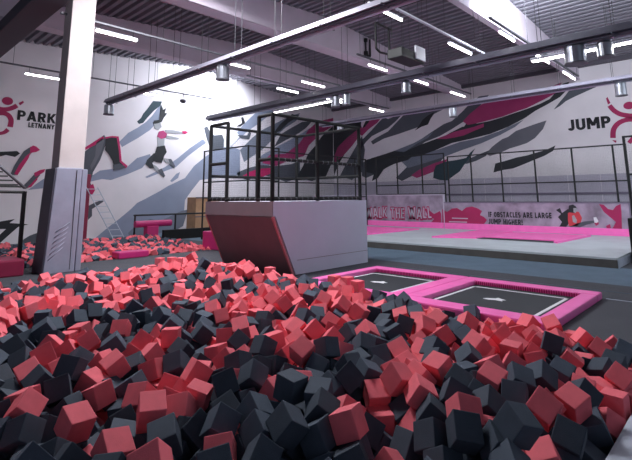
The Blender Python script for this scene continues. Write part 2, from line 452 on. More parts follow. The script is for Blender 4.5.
# ------------------------------------------------------------------ cage on the tower
t = thing('safety_cage', 'black tubular safety cage with netting standing on top of the pale tower', 'cage', (7.35, 7.9, TZ))
CX0, CX1, CY0, CY1, CZ = 5.98, 8.74, 6.86, 9.02, 3.16
posts = [(CX0, CY0), (CX0, 7.29), (CX0, 8.36), (CX0, CY1), (7.27, CY0), (CX1, CY0), (CX1, CY1), (7.36, CY1)]
for x, y in posts:
    bm = B(); tube(bm, (x, y, TZ), (x, y, CZ), 0.042, 10); link('post', bm, M['blackfoam'], t, smooth=False)
def rail(p, q, r=0.036, ties=False):
    bm = B(); tube(bm, p, q, r, 10); o = link('rail', bm, M['blackfoam'], t)
    if ties:                                   # pale cable ties round the sleeve, part of the same mesh
        b2 = B(); p_, q_ = Vector(p), Vector(q); n = int((q_-p_).length/0.16); d = (q_-p_)/n
        for i in range(n):
            a = p_+d*i
            tube(b2, a, a+d*.88, r, 10)
            nf = len(b2.faces)
            tube(b2, a+d*.88, a+d, r+.003, 10); b2.faces.ensure_lookup_table()
            for f in b2.faces[nf:]: f.material_index = 1
        b2.to_mesh(o.data); b2.free(); o.data.materials.append(M['track'])
for z, ties in ((CZ, False), (2.26, True), (TZ+.045, True)):
    rail((CX0, CY0, z), (CX1, CY0, z), ties=ties)
    rail((CX0, CY0, z), (CX0, 7.29, z)); rail((CX0, 8.36, z), (CX0, CY1, z))
for z in (CZ, 2.0, TZ+.045):
    rail((CX1, CY0, z), (CX1, CY1, z)); rail((CX0, CY1, z), (CX1, CY1, z))
rail((CX0, CY0, TZ+.045), (CX0, CY1, TZ+.045), ties=True)
def net_panel(p, q, z0, z1, parent):
    p = Vector((p[0], p[1], 0)); q = Vector((q[0], q[1], 0))
    bm = B(); v = [bm.verts.new(c) for c in ((p.x, p.y, z0), (q.x, q.y, z0), (q.x, q.y, z1), (p.x, p.y, z1))]; bm.faces.new(v)
    return link('net', bm, M['net'], parent)
net_panel((CX0, CY0), (CX1, CY0), TZ+.05, CZ, t); net_panel((CX1, CY0), (CX1, CY1), TZ+.05, CZ, t)
net_panel((CX0, CY1), (CX1, CY1), TZ+.05, CZ, t); net_panel((CX0, CY0), (CX0, 7.29), TZ+.05, CZ, t); net_panel((CX0, 8.36), (CX0, CY1), TZ+.05, CZ, t)

# ================================================================== the two floor trampolines
def pad(bm, x0, x1, y0, y1, z=0.1): return box(bm, (x0, y0, 0.0), (x1, y1, z), 0.022)
def trampoline(label, y0, y1, yi0, yi1, ly0, ly1, mark):
    t = thing('floor_trampoline', label, 'trampoline', (6.85, (y0+y1)/2, 0), 'pink padded trampolines beside the foam pit')
    x0, x1, xi0, xi1 = 5.67, 8.02, 5.98, 7.74
    bm = B(); box(bm, (xi0-.02, yi0-.02, 0.0), (xi1+.02, yi1+.02, 0.03)); o = link('jump_mat', bm, M['mat_black'], t)
    bm = B(); w = 0.045; lx0, lx1 = 6.12, 7.58
    for a in ((lx0, lx1, ly0, ly0+w), (lx0, lx1, ly1-w, ly1), (lx0, lx0+w, ly0, ly1), (lx1-w, lx1, ly0, ly1)):
        box(bm, (a[0], a[2], 0.03), (a[1], a[3], 0.033))
    link('white_border', bm, M['white'], o)
    mx, my = mark
    bm = B()
    prism(bm, [(mx+a*1.0, my+b, 0.0305) for a, b in ((-.07, .16), (-.02, .13), (.04, .02), (.10, .0), (.06, -.06), (.02, -.14), (-.02, -.1), (-.08, -.13), (-.06, -.02), (-.10, .06))], (0, 0, .003))
    link('logo_mark', bm, M['white'], o)
    bm = B(); pad(bm, x0, xi0, y0, y1); link('pad', bm, M['pink'], t)
    bm = B(); pad(bm, xi1, x1, y0, y1); p = link('pad', bm, M['pink'], t)
    bm = B()
    n = 46
    for i in range(n):
        yy = yi0+.02+(yi1-yi0-.04)*i/(n-1)
        tube(bm, (xi1-.004, yy, 0.03), (xi1-.004, yy, 0.088), 0.010, 6)
    k = link('gathered_skirt', bm, M['pinkdark'], p); k['label'] = 'darker pleated inner edge'
    bm = B(); pad(bm, xi0, xi1, y0, yi0); link('pad', bm, M['pink'], t)
    bm = B(); pad(bm, xi0, xi1, yi1, y1); link('pad', bm, M['pink'], t)
trampoline('pink padded trampoline nearest the right, its black mat fully outlined in white', 1.83, 3.885, 2.04, 3.64, 2.16, 3.60, (6.84, 2.93))
trampoline('pink padded trampoline beside the pale tower, partly behind the foam cubes', 3.89, 5.90, 4.14, 5.70, 4.32, 5.66, (6.86, 4.98))

# ================================================================== stage with the banner walls
t = thing('low_stage', 'long low pale vinyl covered stage in front of the banner walls', 'stage', (14.5, 8, 0))
SX0, SX1, SY0, SY1 = 11.5, 17.62, 2.28, 17.0
bm = B(); box(bm, (SX0+.02, SY0+.02, 0), (SX1, SY1, 0.15)); link('base', bm, M['stage_side'], t)
yy = SY0
while yy < SY1-.1:
    y2 = min(yy+2.45, SY1)
    bm = B(); box(bm, (SX0, yy+.002, 0.15), (SX1, y2-.002, 0.21), 0.012); link('top_panel', bm, M['stage'], t); yy = y2
bm = B(); box(bm, (SX0-.012, SY0, 0), (SX0+.02, SY1, 0.165)); o = link('front_skirt', bm, M['stage_side'], t); o['label'] = 'dark front skirt'
bm = B(); box(bm, (SX0, SY0-.012, 0), (SX1, SY0+.02, 0.165)); link('end_skirt', bm, M['rim'], t)

t = thing('stage_trampoline', 'bright pink padded trampoline set into the stage before the obstacles banner', 'trampoline', (15.2, 6, 0.21), 'pink trampolines set in the stage')
bm = B(); box(bm, (14.0, 4.25, 0.21), (14.5, 6.5, 0.216)); link('jump_mat', bm, M['mat_black'], t)
bm = B(); prism(bm, [(13.45, 7.70, .21), (16.9, 7.70, .21), (16.9, 6.45, .21), (14.0, 6.45, .21)], (0, 0, .05)); link('pad', bm, M['pink'], t)
bm = B(); box(bm, (14.5, 4.2, 0.21), (16.9, 6.45, 0.25), 0.015); link('pad', bm, M['pink'], t)
bm = B(); prism(bm, [(13.92, 4.12, .21), (14.02, 4.25, .21), (14.5, 4.25, .21), (16.9, 4.2, .21), (16.9, 4.0, .21)], (0, 0, .05)); link('pad', bm, M['pink'], t)

t = thing('stage_trampoline', 'pink padded trampoline in the stage beside the tower, before the long banner', 'trampoline', (14.7, 11.4, 0.21), 'pink trampolines set in the stage')
bm = B(); prism(bm, [(13.0, 9.92, .21), (16.4, 9.92, .21), (16.4, 10.3, .21), (13.0, 10.3, .21)], (0, 0, .045)); link('pad', bm, M['pink'], t)
bm = B(); box(bm, (15.6, 10.3, 0.21), (16.4, 13.2, 0.255), .01); link('pad', bm, M['pink'], t)
bm = B(); box(bm, (13.0, 10.3, 0.21), (13.4, 13.2, 0.255), .01); link('pad', bm, M['pink'], t)
bm = B(); box(bm, (13.4, 10.3, 0.21), (15.6, 13.2, 0.235), .01); o = link('jump_mat', bm, M['pink'], t)

BX = 17.65
MR = Matrix(((0, 0, -1, 0), (-1, 0, 0, 0), (0, 1, 0, 0), (0, 0, 0, 1)))      # x -> -y, y -> z, z -> -x
def mr(x, y, z): q = MR.copy(); q.translation = (x, y, z); return q
ML = Matrix(((1, 0, 0, 0), (0, 0, -1, 0), (0, 1, 0, 0), (0, 0, 0, 1)))       # x -> x, y -> z, z -> -y
def ml(x, y, z): q = ML.copy(); q.translation = (x, y, z); return q
def px_shape_x(bm, X, pts, off):
    return prism(bm, [(X,)+on_x(px, py, X) for px, py in pts], (-off, 0, 0))
def px_shape_y(bm, Y, pts, off):
    q = [on_y(px, py, Y) for px, py in pts]
    return prism(bm, [(x, Y, z) for x, z in q], (0, -off, 0))
def fit_px_x(name, body, X, p0, p1, height, material, parent, bold=0.0, depth=0.004, out=0.0):
    a = on_x(p0[0], p0[1], X); b = on_x(p1[0], p1[1], X)
    return fit_text(name, body, mr(X-out, a[0], a[1]), a[0]-b[0], height, material, parent, bold, depth)

t = thing('banner_wall', 'taller grey purple banner wall reading WALK THE WALL in crimson letters', 'banner', (BX, 12, 0.21))
bm = B(); box(bm, (BX, 9.50, 0.21), (BX+.1, SY1, 1.58)); link('panel', bm, M['banner'] if 'banner' in M else M['m_wash'], t)
bm = B(); box(bm, (BX-.02, 9.48, 1.56), (BX+.12, SY1, 1.60)); box(bm, (BX-.02, 9.46, 0.21), (BX+.12, 9.50, 1.60)); link('frame', bm, M['m_panel'], t)
bm = B(); box(bm, (BX-.06, 9.50, 0.21), (BX, SY1, 0.44), .012); o = link('foot_pad', bm, M['pink'], t); o['label'] = 'pink padded foot'
a = on_x(366.5, 217.8, BX); b = on_x(431, 216.6, BX)
block_text('lettering_outline', 'WALK THE WALL', mr(BX, a[0]+.03, a[1]), a[0]-b[0]+.06, 0.50, M['m_crimson'], t, grow=.12, depth=0.003, wob=.07)
block_text('lettering', 'WALK THE WALL', mr(BX, a[0]+.02, a[1]+.02), a[0]-b[0]+.05, 0.49, M['m_panel'], t, grow=-.10, depth=0.007, wob=.07)
bm = B(); px_shape_x(bm, BX, [(424, 208), (429, 210), (434, 214), (440, 211), (441.2, 214), (441.2, 224), (430, 223.6), (434, 219), (428, 216)], 0.004)
link('paint_splash', bm, M['m_crimson'], t)

t = thing('banner_wall', 'lower grey purple banner wall with red splashes and the words about obstacles', 'banner', (BX, 6, 0.21))
bm = B(); box(bm, (BX, 3.02, 0.21), (BX+.1, 9.46, 1.25)); link('panel', bm, M['banner'] if 'banner' in M else M['m_wash'], t)
bm = B(); box(bm, (BX-.02, 3.0, 1.24), (BX+.12, 9.46, 1.275)); box(bm, (BX-.02, 2.98, 0.21), (BX+.12, 3.02, 1.275)); link('frame', bm, M['m_purple'], t)
bm = B(); box(bm, (BX-.06, 3.02, 0.21), (BX, 9.46, 0.44), .012); o = link('foot_pad', bm, M['pink'], t); o['label'] = 'pink padded foot'
for body, p0, p1, hh in (('IF OBSTACLES ARE LARGE', (488.5, 217.0), (552, 219.8), .20), ('JUMP HIGHER!', (488.5, 224.0), (523, 225.6), .20)):
    a = on_x(p0[0], p0[1], BX); b = on_x(p1[0], p1[1], BX)
    block_text('lettering', body, mr(BX, a[0], a[1]), a[0]-b[0], hh, M['m_black'], t, depth=.005)
for pts in ([(442.3, 209), (447, 212), (452, 208.5), (457, 208), (462, 211), (466, 207.5), (472, 206.5), (478, 208.5), (482, 211), (480, 215), (484, 217), (487, 220), (484, 224), (470, 225), (455, 224.6), (442.3, 224)],
            [(599, 204), (604, 205), (608, 209), (613, 210), (616, 206), (620.5, 204), (621.5, 212), (622, 230), (612, 229.5), (616, 222), (610, 217), (604, 212)],
            [(594, 222), (597, 220), (599, 224), (596, 226)], [(606, 226), (610, 224), (611, 228), (607, 229)]):
    bm = B(); px_shape_x(bm, BX, pts, 0.004); link('paint_splash', bm, M['m_crimson'], t)
bm = B()
for a, b, yy in ((452, 468, 217.6), (449, 467, 221.2)):
    px_shape_x(bm, BX, [(a, yy), (b, yy+.5), (b, yy+1.5), (a, yy+1.0)], 0.007)
link('small_print', bm, M['m_panel'], t)
# printed picture of a leaping athlete in a red jacket
pr = None
for nm, col, pts in (('athlete_splatter', 'm_black', [(556, 210), (560, 208), (562, 213), (568, 209), (572, 212), (570, 222), (566, 227), (558, 229), (562, 222), (558, 217), (561, 214)]),
                     ('athlete_jacket', 'm_red', [(568, 213), (574, 211), (579, 212), (582, 218), (581, 222), (577, 226), (569, 226), (568, 220)]),
                     ('athlete_hair', 'm_black', [(569, 205.5), (573, 204.5), (576, 206.5), (577, 209), (575, 213), (570, 212.5), (568.5, 209)]),
                     ('athlete_face', 'm_skin', [(573.5, 208), (576.5, 208), (577.2, 210.5), (575.5, 213), (573.6, 212)]),
                     ('athlete_leg', 'm_slate', [(570, 226.5), (577, 223.5), (584, 221.5), (594, 220.5), (595, 222.5), (586, 225), (578, 228), (570, 229)]),
                     ('athlete_shoe', 'm_white', [(593.5, 217.5), (596, 217), (598.5, 221), (597, 223), (594.5, 222.5)]),
                     ('jacket_sleeve', 'm_skin', [(572, 216), (574, 215), (577, 220), (576.5, 223.5), (573, 222)])):
    bm = B(); px_shape_x(bm, BX, pts, {'athlete_splatter': .004, 'athlete_jacket': .007, 'athlete_hair': .011, 'athlete_face': .013, 'athlete_leg': .007, 'athlete_shoe': .010, 'jacket_sleeve': .010}[nm])
    link(nm, bm, M[col], t)

# ------------------------------------------------------------------ net fences
def fence(label, pts, z0, zt, zm, extra=None, foot=0.2):
    c = Vector((sum(p[0] for p in pts)/len(pts), sum(p[1] for p in pts)/len(pts), foot))
    t = thing('net_fence', label, 'fence', c)
    for x, y in pts:
        bm = B(); tube(bm, (x, y, 0.21 if 11.4 < x < 17.6 and y > 2.3 else foot), (x, y, zt), 0.032, 8); link('post', bm, M['black'], t)
    for z in [zt-.02]+list(zm):
        bm = B()
        for p, q in zip(pts[:-1], pts[1:]): tube(bm, (p[0], p[1], z), (q[0], q[1], z), 0.024, 8)
        link('rail', bm, M['black'], t)
    for p, q in zip(pts[:-1], pts[1:]): net_panel(p, q, z0, zt-.02, t)
    return t
NX = 17.82
fence('black net fence standing along the back of the stage behind the obstacles banner', [(NX, y) for y in (2.95, 3.31, 4.55, 5.81, 7.05, 8.27, 9.28)], 1.27, 3.17, (1.97, 1.27), foot=0.0)
fence('taller black net fence behind the WALK THE WALL banner beside the tower', [(NX, y) for y in (9.45, 10.52, 11.8, 12.98)], 1.6, 3.33, (2.02, 1.62), foot=0.0)
fence('black net fence seen through the left end of the tower cage', [(9.8, 15.2), (9.8, 12.5), (11.2, 12.5)], 1.5, 3.3, (2.1, 1.52), foot=0.0)
fence('black net fence crossing the stage, seen through the right end of the tower cage', [(11.75, 13.4), (13.0, 13.4), (14.25, 13.4), (15.5, 13.4), (16.75, 13.4), (17.55, 13.4)], 1.5, 3.3, (2.1, 1.52), foot=0.21)
t = fence('tall black net frame standing on the floor at the right end of the stage', [(13.45, 2.24), (13.45, 0.7), (13.45, -0.8)], 1.0, 2.95, (2.0, 1.02), foot=0.0)
bm = B(); box(bm, (12.80, 0.6, 0.0), (13.30, 2.25, 0.98), 0.03)
tag(link('upright_pad', bm, M['blackfoam']), 'black padded block at the far right edge beside the stage end', 'pad')
bm = B(); box(bm, (13.40, 1.86, 1.42), (13.425, 2.14, 1.66)); tag(link('notice', bm, M['white']), 'small white notice hanging on the net frame at the right edge', 'notice')

# ================================================================== wall lettering and logos
def stroke_px(bm, plane, K, pts, w0, w1, off):
    """tapering ribbon painted along photo points on a wall plane"""
    f = (lambda p: Vector(on_y(p[0], p[1], K))) if plane == 'y' else (lambda p: Vector(on_x(p[0], p[1], K)))
    q = [f(p) for p in pts]
    # smooth by Catmull-Rom
    s = []
    for i in range(len(q)-1):
        p0 = q[max(i-1, 0)]; p1 = q[i]; p2 = q[i+1]; p3 = q[min(i+2, len(q)-1)]
        for k in range(5):
            u = k/5
            s.append(0.5*((2*p1)+(p2-p0)*u+(2*p0-5*p1+4*p2-p3)*u*u+(3*p1-p0-3*p2+p3)*u**3))
    s.append(q[-1])
    n = len(s); L, R = [], []
    for i in range(n):
        d = (s[min(i+1, n-1)]-s[max(i-1, 0)]).normalized(); nn = Vector((-d.y, d.x)); w = (w0+(w1-w0)*i/(n-1))/2
        L.append(s[i]+nn*w); R.append(s[i]-nn*w)
    def P(v): return (v.x, K, v.y) if plane == 'y' else (K, v.x, v.y)
    o = (0, -off, 0) if plane == 'y' else (-off, 0, 0)
    a = [bm.verts.new(P(v)) for v in L]; b = [bm.verts.new(P(v)) for v in R]
    c = [bm.verts.new(Vector(P(v))+Vector(o)) for v in L]; e = [bm.verts.new(Vector(P(v))+Vector(o)) for v in R]
    for i in range(n-1):
        for x, y in ((a, b), (c, e), (a, c), (b, e)): bm.faces.new((x[i], x[i+1], y[i+1], y[i]))
    for i in (0, n-1): bm.faces.new((a[i], b[i], e[i], c[i]))
    bmesh.ops.recalc_face_normals(bm, faces=bm.faces[:])
    return bm
def disc_px(bm, plane, K, c, r, off, sq=1.0):
    q = on_y(c[0], c[1], K) if plane == 'y' else on_x(c[0], c[1], K)
    pts = []
    for i in range(20):
        a = 2*PI*i/20; u = q[0]+r*math.cos(a); v = q[1]+r*sq*math.sin(a)
        pts.append((u, K, v) if plane == 'y' else (K, u, v))
    return prism(bm, pts, (0, -off, 0) if plane == 'y' else (-off, 0, 0))

t = thing('wall_sign', 'JUMP lettering and magenta leaping figure logo high on the right wall', 'sign', (WX, 4.5, 4.5))
a = on_x(568.3, 131.3, WX); b = on_x(611.5, 127.6, WX)
block_text('lettering', 'JUMP', mr(WX-.002, a[0], a[1]), a[0]-b[0], 0.48, M['m_black'], t)
bm = B()
prism(bm, [(WX,)+on_x(px, py, WX) for px, py in [(606, 98.5), (607.5, 97), (610.5, 103), (608, 104.5)]], (-.006, 0, 0))
stroke_px(bm, 'x', WX, [(609.5, 105.5), (614, 110.5), (620, 114), (627, 115.5), (634, 116), (640, 114)], 0.17, 0.2, .006)
disc_px(bm, 'x', WX, (629, 105.5), 0.19, .006, 0.8)
stroke_px(bm, 'x', WX, [(613, 138), (613.5, 130), (617.5, 124), (624, 120.5), (632, 119.5), (640, 121)], 0.19, 0.17, .006)
prism(bm, [(WX,)+on_x(px, py, WX) for px, py in [(612, 140), (616.5, 140.5), (616, 143), (614.5, 142)]], (-.006, 0, 0))
stroke_px(bm, 'x', WX, [(640, 130), (634, 137), (629, 143)], 0.17, 0.14, .006)
o = link('figure_logo', bm, M['m_crimson'], t); o['label'] = 'magenta leaping figure logo'

t = thing('wall_sign', 'PARK lettering with a smaller town name and magenta figure logo on the left wall', 'sign', (4.6, WY, 4.3))
a = on_y(16.8, 119.8, WY); b = on_y(55.6, 122.8, WY)
block_text('lettering', 'PARK', ml(a[0], WY-.002, a[1]), b[0]-a[0], 0.36, M['m_black'], t)
a = on_y(28, 127.2, WY); b = on_y(54.3, 129.4, WY)
block_text('lettering', 'LET\u0147ANY', ml(a[0], WY-.002, a[1]), b[0]-a[0], 0.18, M['m_black'], t)
bm = B()
disc_px(bm, 'y', WY, (7.5, 101), 0.17, .006, 0.85)
stroke_px(bm, 'y', WY, [(-8, 106), (-2, 108.5), (5, 109.5), (12, 108), (17, 105.5)], 0.15, 0.16, .006)
prism(bm, [(x, WY, z) for x, z in (on_y(px, py, WY) for px, py in [(18.5, 103), (23, 100.8), (24, 102.5), (20, 105.5)])], (0, -.006, 0))
stroke_px(bm, 'y', WY, [(-4, 114), (3, 113.2), (8, 115), (11, 120), (10, 127)], 0.14, 0.17, .006)
stroke_px(bm, 'y', WY, [(8, 129.5), (4, 132.5), (-3, 134)], 0.15, 0.10, .006)
o = link('figure_logo', bm, M['m_crimson'], t); o['label'] = 'magenta leaping figure logo'

# ================================================================== murals
t = thing('wall_mural', 'mural of leaping athletes with long blue grey shadows across the left wall', 'mural', (10, WY, 2.5))
LEFT = [
 ('shadow_streak', 'm_light', 1, [(28, 190), (36, 184), (45, 178), (60, 174), (80, 175), (93, 175), (100, 170.5), (127, 167), (137, 158), (150, 154), (151, 157.5), (142, 168), (128, 174), (111, 180), (102, 179), (80, 184), (45, 188)]),
 ('shadow_streak', 'm_light', 1, [(119, 142), (128, 133), (137, 128), (146, 122), (152, 116), (160, 105), (163, 108), (161, 118), (150, 130), (138, 138), (122, 147)]),
 ('flag_shape', 'm_teal', 2, [(137, 121.5), (141, 118), (143, 114), (148, 108), (153, 101), (162, 101.5), (160, 106), (154, 110.5), (147, 118), (143, 123), (139, 124)]),
 ('shadow_streak', 'm_light', 1, [(145, 177), (165, 167), (178, 158), (190, 148), (203, 139), (206, 143), (200, 147), (188, 156), (176, 167), (160, 173), (147, 178)]),
 ('shadow_streak', 'm_light', 1, [(170, 181), (176, 174), (180, 172), (178, 178), (172, 182)]),
 ('shadow_streak', 'm_light', 1, [(93, 240), (106, 229), (119, 219), (131, 209), (137, 203), (145, 199), (160, 191), (168, 186), (185, 178), (194, 166), (205, 157), (215, 150), (225, 143), (240, 150), (240, 175), (200, 180), (192, 190), (185, 200), (184, 211), (188, 210), (183, 226), (160, 240), (120, 241)]),
 ('shadow_streak', 'm_mid', 2, [(128, 233), (137, 224), (150, 219), (160, 221), (173, 215), (181, 211), (188, 209.5), (183, 226), (177, 229), (165, 232), (130, 238)]),
 ('zigzag_streak', 'm_black', 1, [(-6, 222.5), (15, 219), (9.5, 223), (28.5, 224.3), (18, 227), (10, 234), (0, 243), (-6, 246), (-6, 240), (6, 229), (-6, 229)]),
 ('zigzag_streak', 'm_slate', 1, [(18, 246), (24, 239), (30, 235.5), (41, 231.5), (50, 222), (60, 215), (60, 240), (40, 247)]),
 ('cloud_streak', 'm_slate', 1, [(88, 206), (96, 202), (103, 199.5), (103.5, 201.5), (97, 206), (92, 209), (92, 216), (88, 220)]),
 ('blue_streak', 'm_light', 1, [(226, 142), (234, 136), (244, 124), (250, 118), (256, 112.5), (268, 106), (276, 110), (258, 124), (248, 131), (238, 140), (228, 150)]),
 ('blue_streak', 'm_mid', 1, [(240, 150), (252, 138), (262, 130), (274, 124), (290, 116), (300, 113), (296, 121), (285, 128), (272, 140), (262, 150), (244, 162)]),
 ('grey_streak', 'm_slate', 2, [(274, 147), (281, 134), (291, 128), (302, 122), (312, 121), (306, 128), (299, 133), (290, 138), (286, 140)]),
 ('grey_streak', 'm_dark', 2, [(272, 135), (280, 124), (292, 114), (299, 116), (288, 123), (280, 131)]),
 ('grey_streak', 'm_light', 1, [(255, 165), (262, 155), (278, 146), (290, 140), (304, 132), (310, 128), (306, 138), (298, 146), (280, 158), (268, 166)]),
 ('pink_streak', 'm_pink', 3, [(262, 163), (269.7, 154.8), (285.7, 153.7), (299.4, 143.4), (308.5, 129.7), (317.6, 121.5), (333, 118), (333, 126), (320, 134), (308.5, 145.7), (304, 156), (290, 160), (276, 166)]),
 ('dark_streak', 'm_dark', 2, [(296, 178), (303, 166), (308, 154), (315, 146), (322, 136), (333, 126), (333, 160), (326, 176), (312, 181)]),
 ('dark_streak', 'm_slate', 1, [(236, 173), (248, 168), (260, 165), (276, 166), (292, 164), (300, 160), (300, 178), (286, 182), (276, 178), (262, 175), (248, 180), (240, 178)]),
 ('maroon_streak', 'm_magenta', 2, [(241, 177), (249, 172), (258, 169), (270, 168), (272, 173), (262, 177), (250, 179)]),
]
for nm, col, lay, pts in LEFT:
    bm = B(); px_shape_y(bm, WY, pts, 0.004*lay); link(nm, bm, M[col], t)
def athlete(name, shapes):
    base = None
    for nm, col, lay, pts in shapes:
        bm = B(); px_shape_y(bm, WY, pts, 0.004*lay)
        o = link(nm if base is not None else name, bm, M[col], base if base is not None else t)
        if base is None: base = o
athlete('upside_down_athlete', [
 ('torso', 'm_slate', 4, [(84, 152), (92, 146), (99, 139), (104, 135), (107, 140), (104, 149), (100, 160), (93, 172), (90, 183), (95, 190), (91, 195), (85, 188), (82, 170)]),
 ('magenta_trim', 'm_magenta', 5, [(105, 137), (112, 136), (118.5, 136.5), (120.5, 150), (121.5, 161), (127.5, 166), (126, 168), (117, 168), (114, 160), (110, 150)]),
 ('trousers', 'm_black', 6, [(105.5, 139), (111, 137.5), (116.5, 138), (118.5, 150), (119.5, 162), (123, 165), (114, 166.5), (112.5, 161), (109, 155), (105, 150)]),
 ('shoe', 'm_slate', 7, [(113, 165), (119, 163.5), (126, 167), (120, 169.5), (113.5, 170.5)]),
 ('arm', 'm_grey', 5, [(96, 143), (102, 138), (104, 141), (101, 152), (95, 164), (91, 170), (90, 166), (95, 156)]),
 ('magenta_hair', 'm_magenta', 5, [(88, 186), (93, 184), (95, 190), (92, 195), (88, 192)]),
 ('arm_trim', 'm_magenta', 5, [(84, 148), (92, 143), (102, 136.5), (104.5, 138), (95, 145), (85, 150)])])
athlete('leaping_girl', [
 ('midriff', 'm_skin', 4, [(157, 137), (164.5, 137), (164, 146), (157.5, 146)]),
 ('pink_top', 'm_pink', 5, [(157, 136.5), (159, 131.5), (163, 130.5), (167, 134), (166, 137.5), (161, 139)]),
 ('face', 'm_skin', 5, [(153.5, 123), (160, 122), (161.5, 127), (158, 130), (154.5, 128.5)]),
 ('hair', 'm_black', 6, [(153, 124), (154, 120.5), (159, 120), (160, 113), (161, 105), (163, 110), (166, 108), (164.5, 113), (167, 113.5), (163.5, 118), (161.5, 122), (157, 123.5)]),
 ('arm', 'm_skin', 5, [(165, 130), (172, 130), (180, 131.5), (186, 132), (185.5, 133.7), (178, 133.8), (166, 133)]),
 ('glove', 'm_magenta', 6, [(182, 131.2), (185.5, 131), (188, 132.5), (185, 134), (182, 133.5)]),
 ('arm', 'm_skin', 5, [(166, 135.5), (172, 136.5), (179, 138), (178, 139.3), (170, 138.8), (165.5, 137.5)]),
 ('shorts', 'm_black', 6, [(157, 146.5), (164.5, 145.5), (166.5, 152), (164, 156), (161.5, 163), (156, 162), (152, 160), (155, 153)]),
 ('thigh', 'm_dark', 5, [(154, 153), (158, 158), (152, 163), (154, 168), (150, 168.5), (145.5, 164), (147, 160)]),
 ('calf', 'm_skin', 5, [(152, 164), (156, 166), (162, 172), (160, 174), (154, 169)]),
 ('shoe', 'm_slate', 6, [(157.5, 170.5), (161.5, 168.5), (165, 176), (163.5, 177.5), (160, 174)]),
 ('calf', 'm_skin', 5, [(163, 158), (169, 159), (173, 163), (171, 165), (165, 162)]),
 ('shoe', 'm_slate', 6, [(168, 159), (171, 159), (175, 166), (174, 168.5), (170, 164.5)])])
athlete('kicking_legs', [
 ('trousers', 'm_slate', 4, [(10, 175), (14, 166), (19, 158), (24, 151), (31, 146.5), (34, 150), (28, 157), (22, 166), (17, 175)]),
 ('arm', 'm_black', 4, [(-6, 152), (8, 151.5), (17, 151), (20, 153.5), (15, 157), (6, 155), (-6, 158)]),
 ('shoe', 'm_magenta', 5, [(30, 147.5), (33, 145.5), (36, 146.5), (40, 150), (36, 152), (30, 153)]),
 ('trouser_trim', 'm_magenta', 5, [(14, 174), (19, 165), (26, 156), (31, 152), (28, 159), (22, 168), (17.5, 175)]),
 ('trousers', 'm_slate', 4, [(22, 187), (28, 181), (34, 174.5), (38, 172), (40, 175), (36, 180), (30, 187), (25, 189)]),
 ('shoe', 'm_magenta', 5, [(34, 173), (40, 170), (45, 169), (44, 172), (39, 175), (35, 177)]),
 ('trouser_trim', 'm_magenta', 5, [(27, 188), (34, 180.5), (38, 176.5), (37, 180), (31, 187)])])
athlete('tumbling_athlete', [
 ('body', 'm_slate', 4, [(204, 128), (207, 126), (209.5, 131), (214, 135.5), (222, 134.5), (224, 140), (223, 149), (213, 151), (209, 145), (206.5, 138)]),
 ('white_trousers', 'm_white', 5, [(224, 136), (236, 132), (240, 136), (236, 141), (229, 148), (224, 147)]),
 ('lower_leg', 'm_slate', 6, [(237, 135), (247, 135.5), (249, 131.5), (251, 133), (249, 139.5), (241, 138.5)]),
 ('shoe', 'm_black', 6, [(236, 126.5), (242, 123), (241, 117.5), (243, 117), (245, 123), (240, 126.5)])])

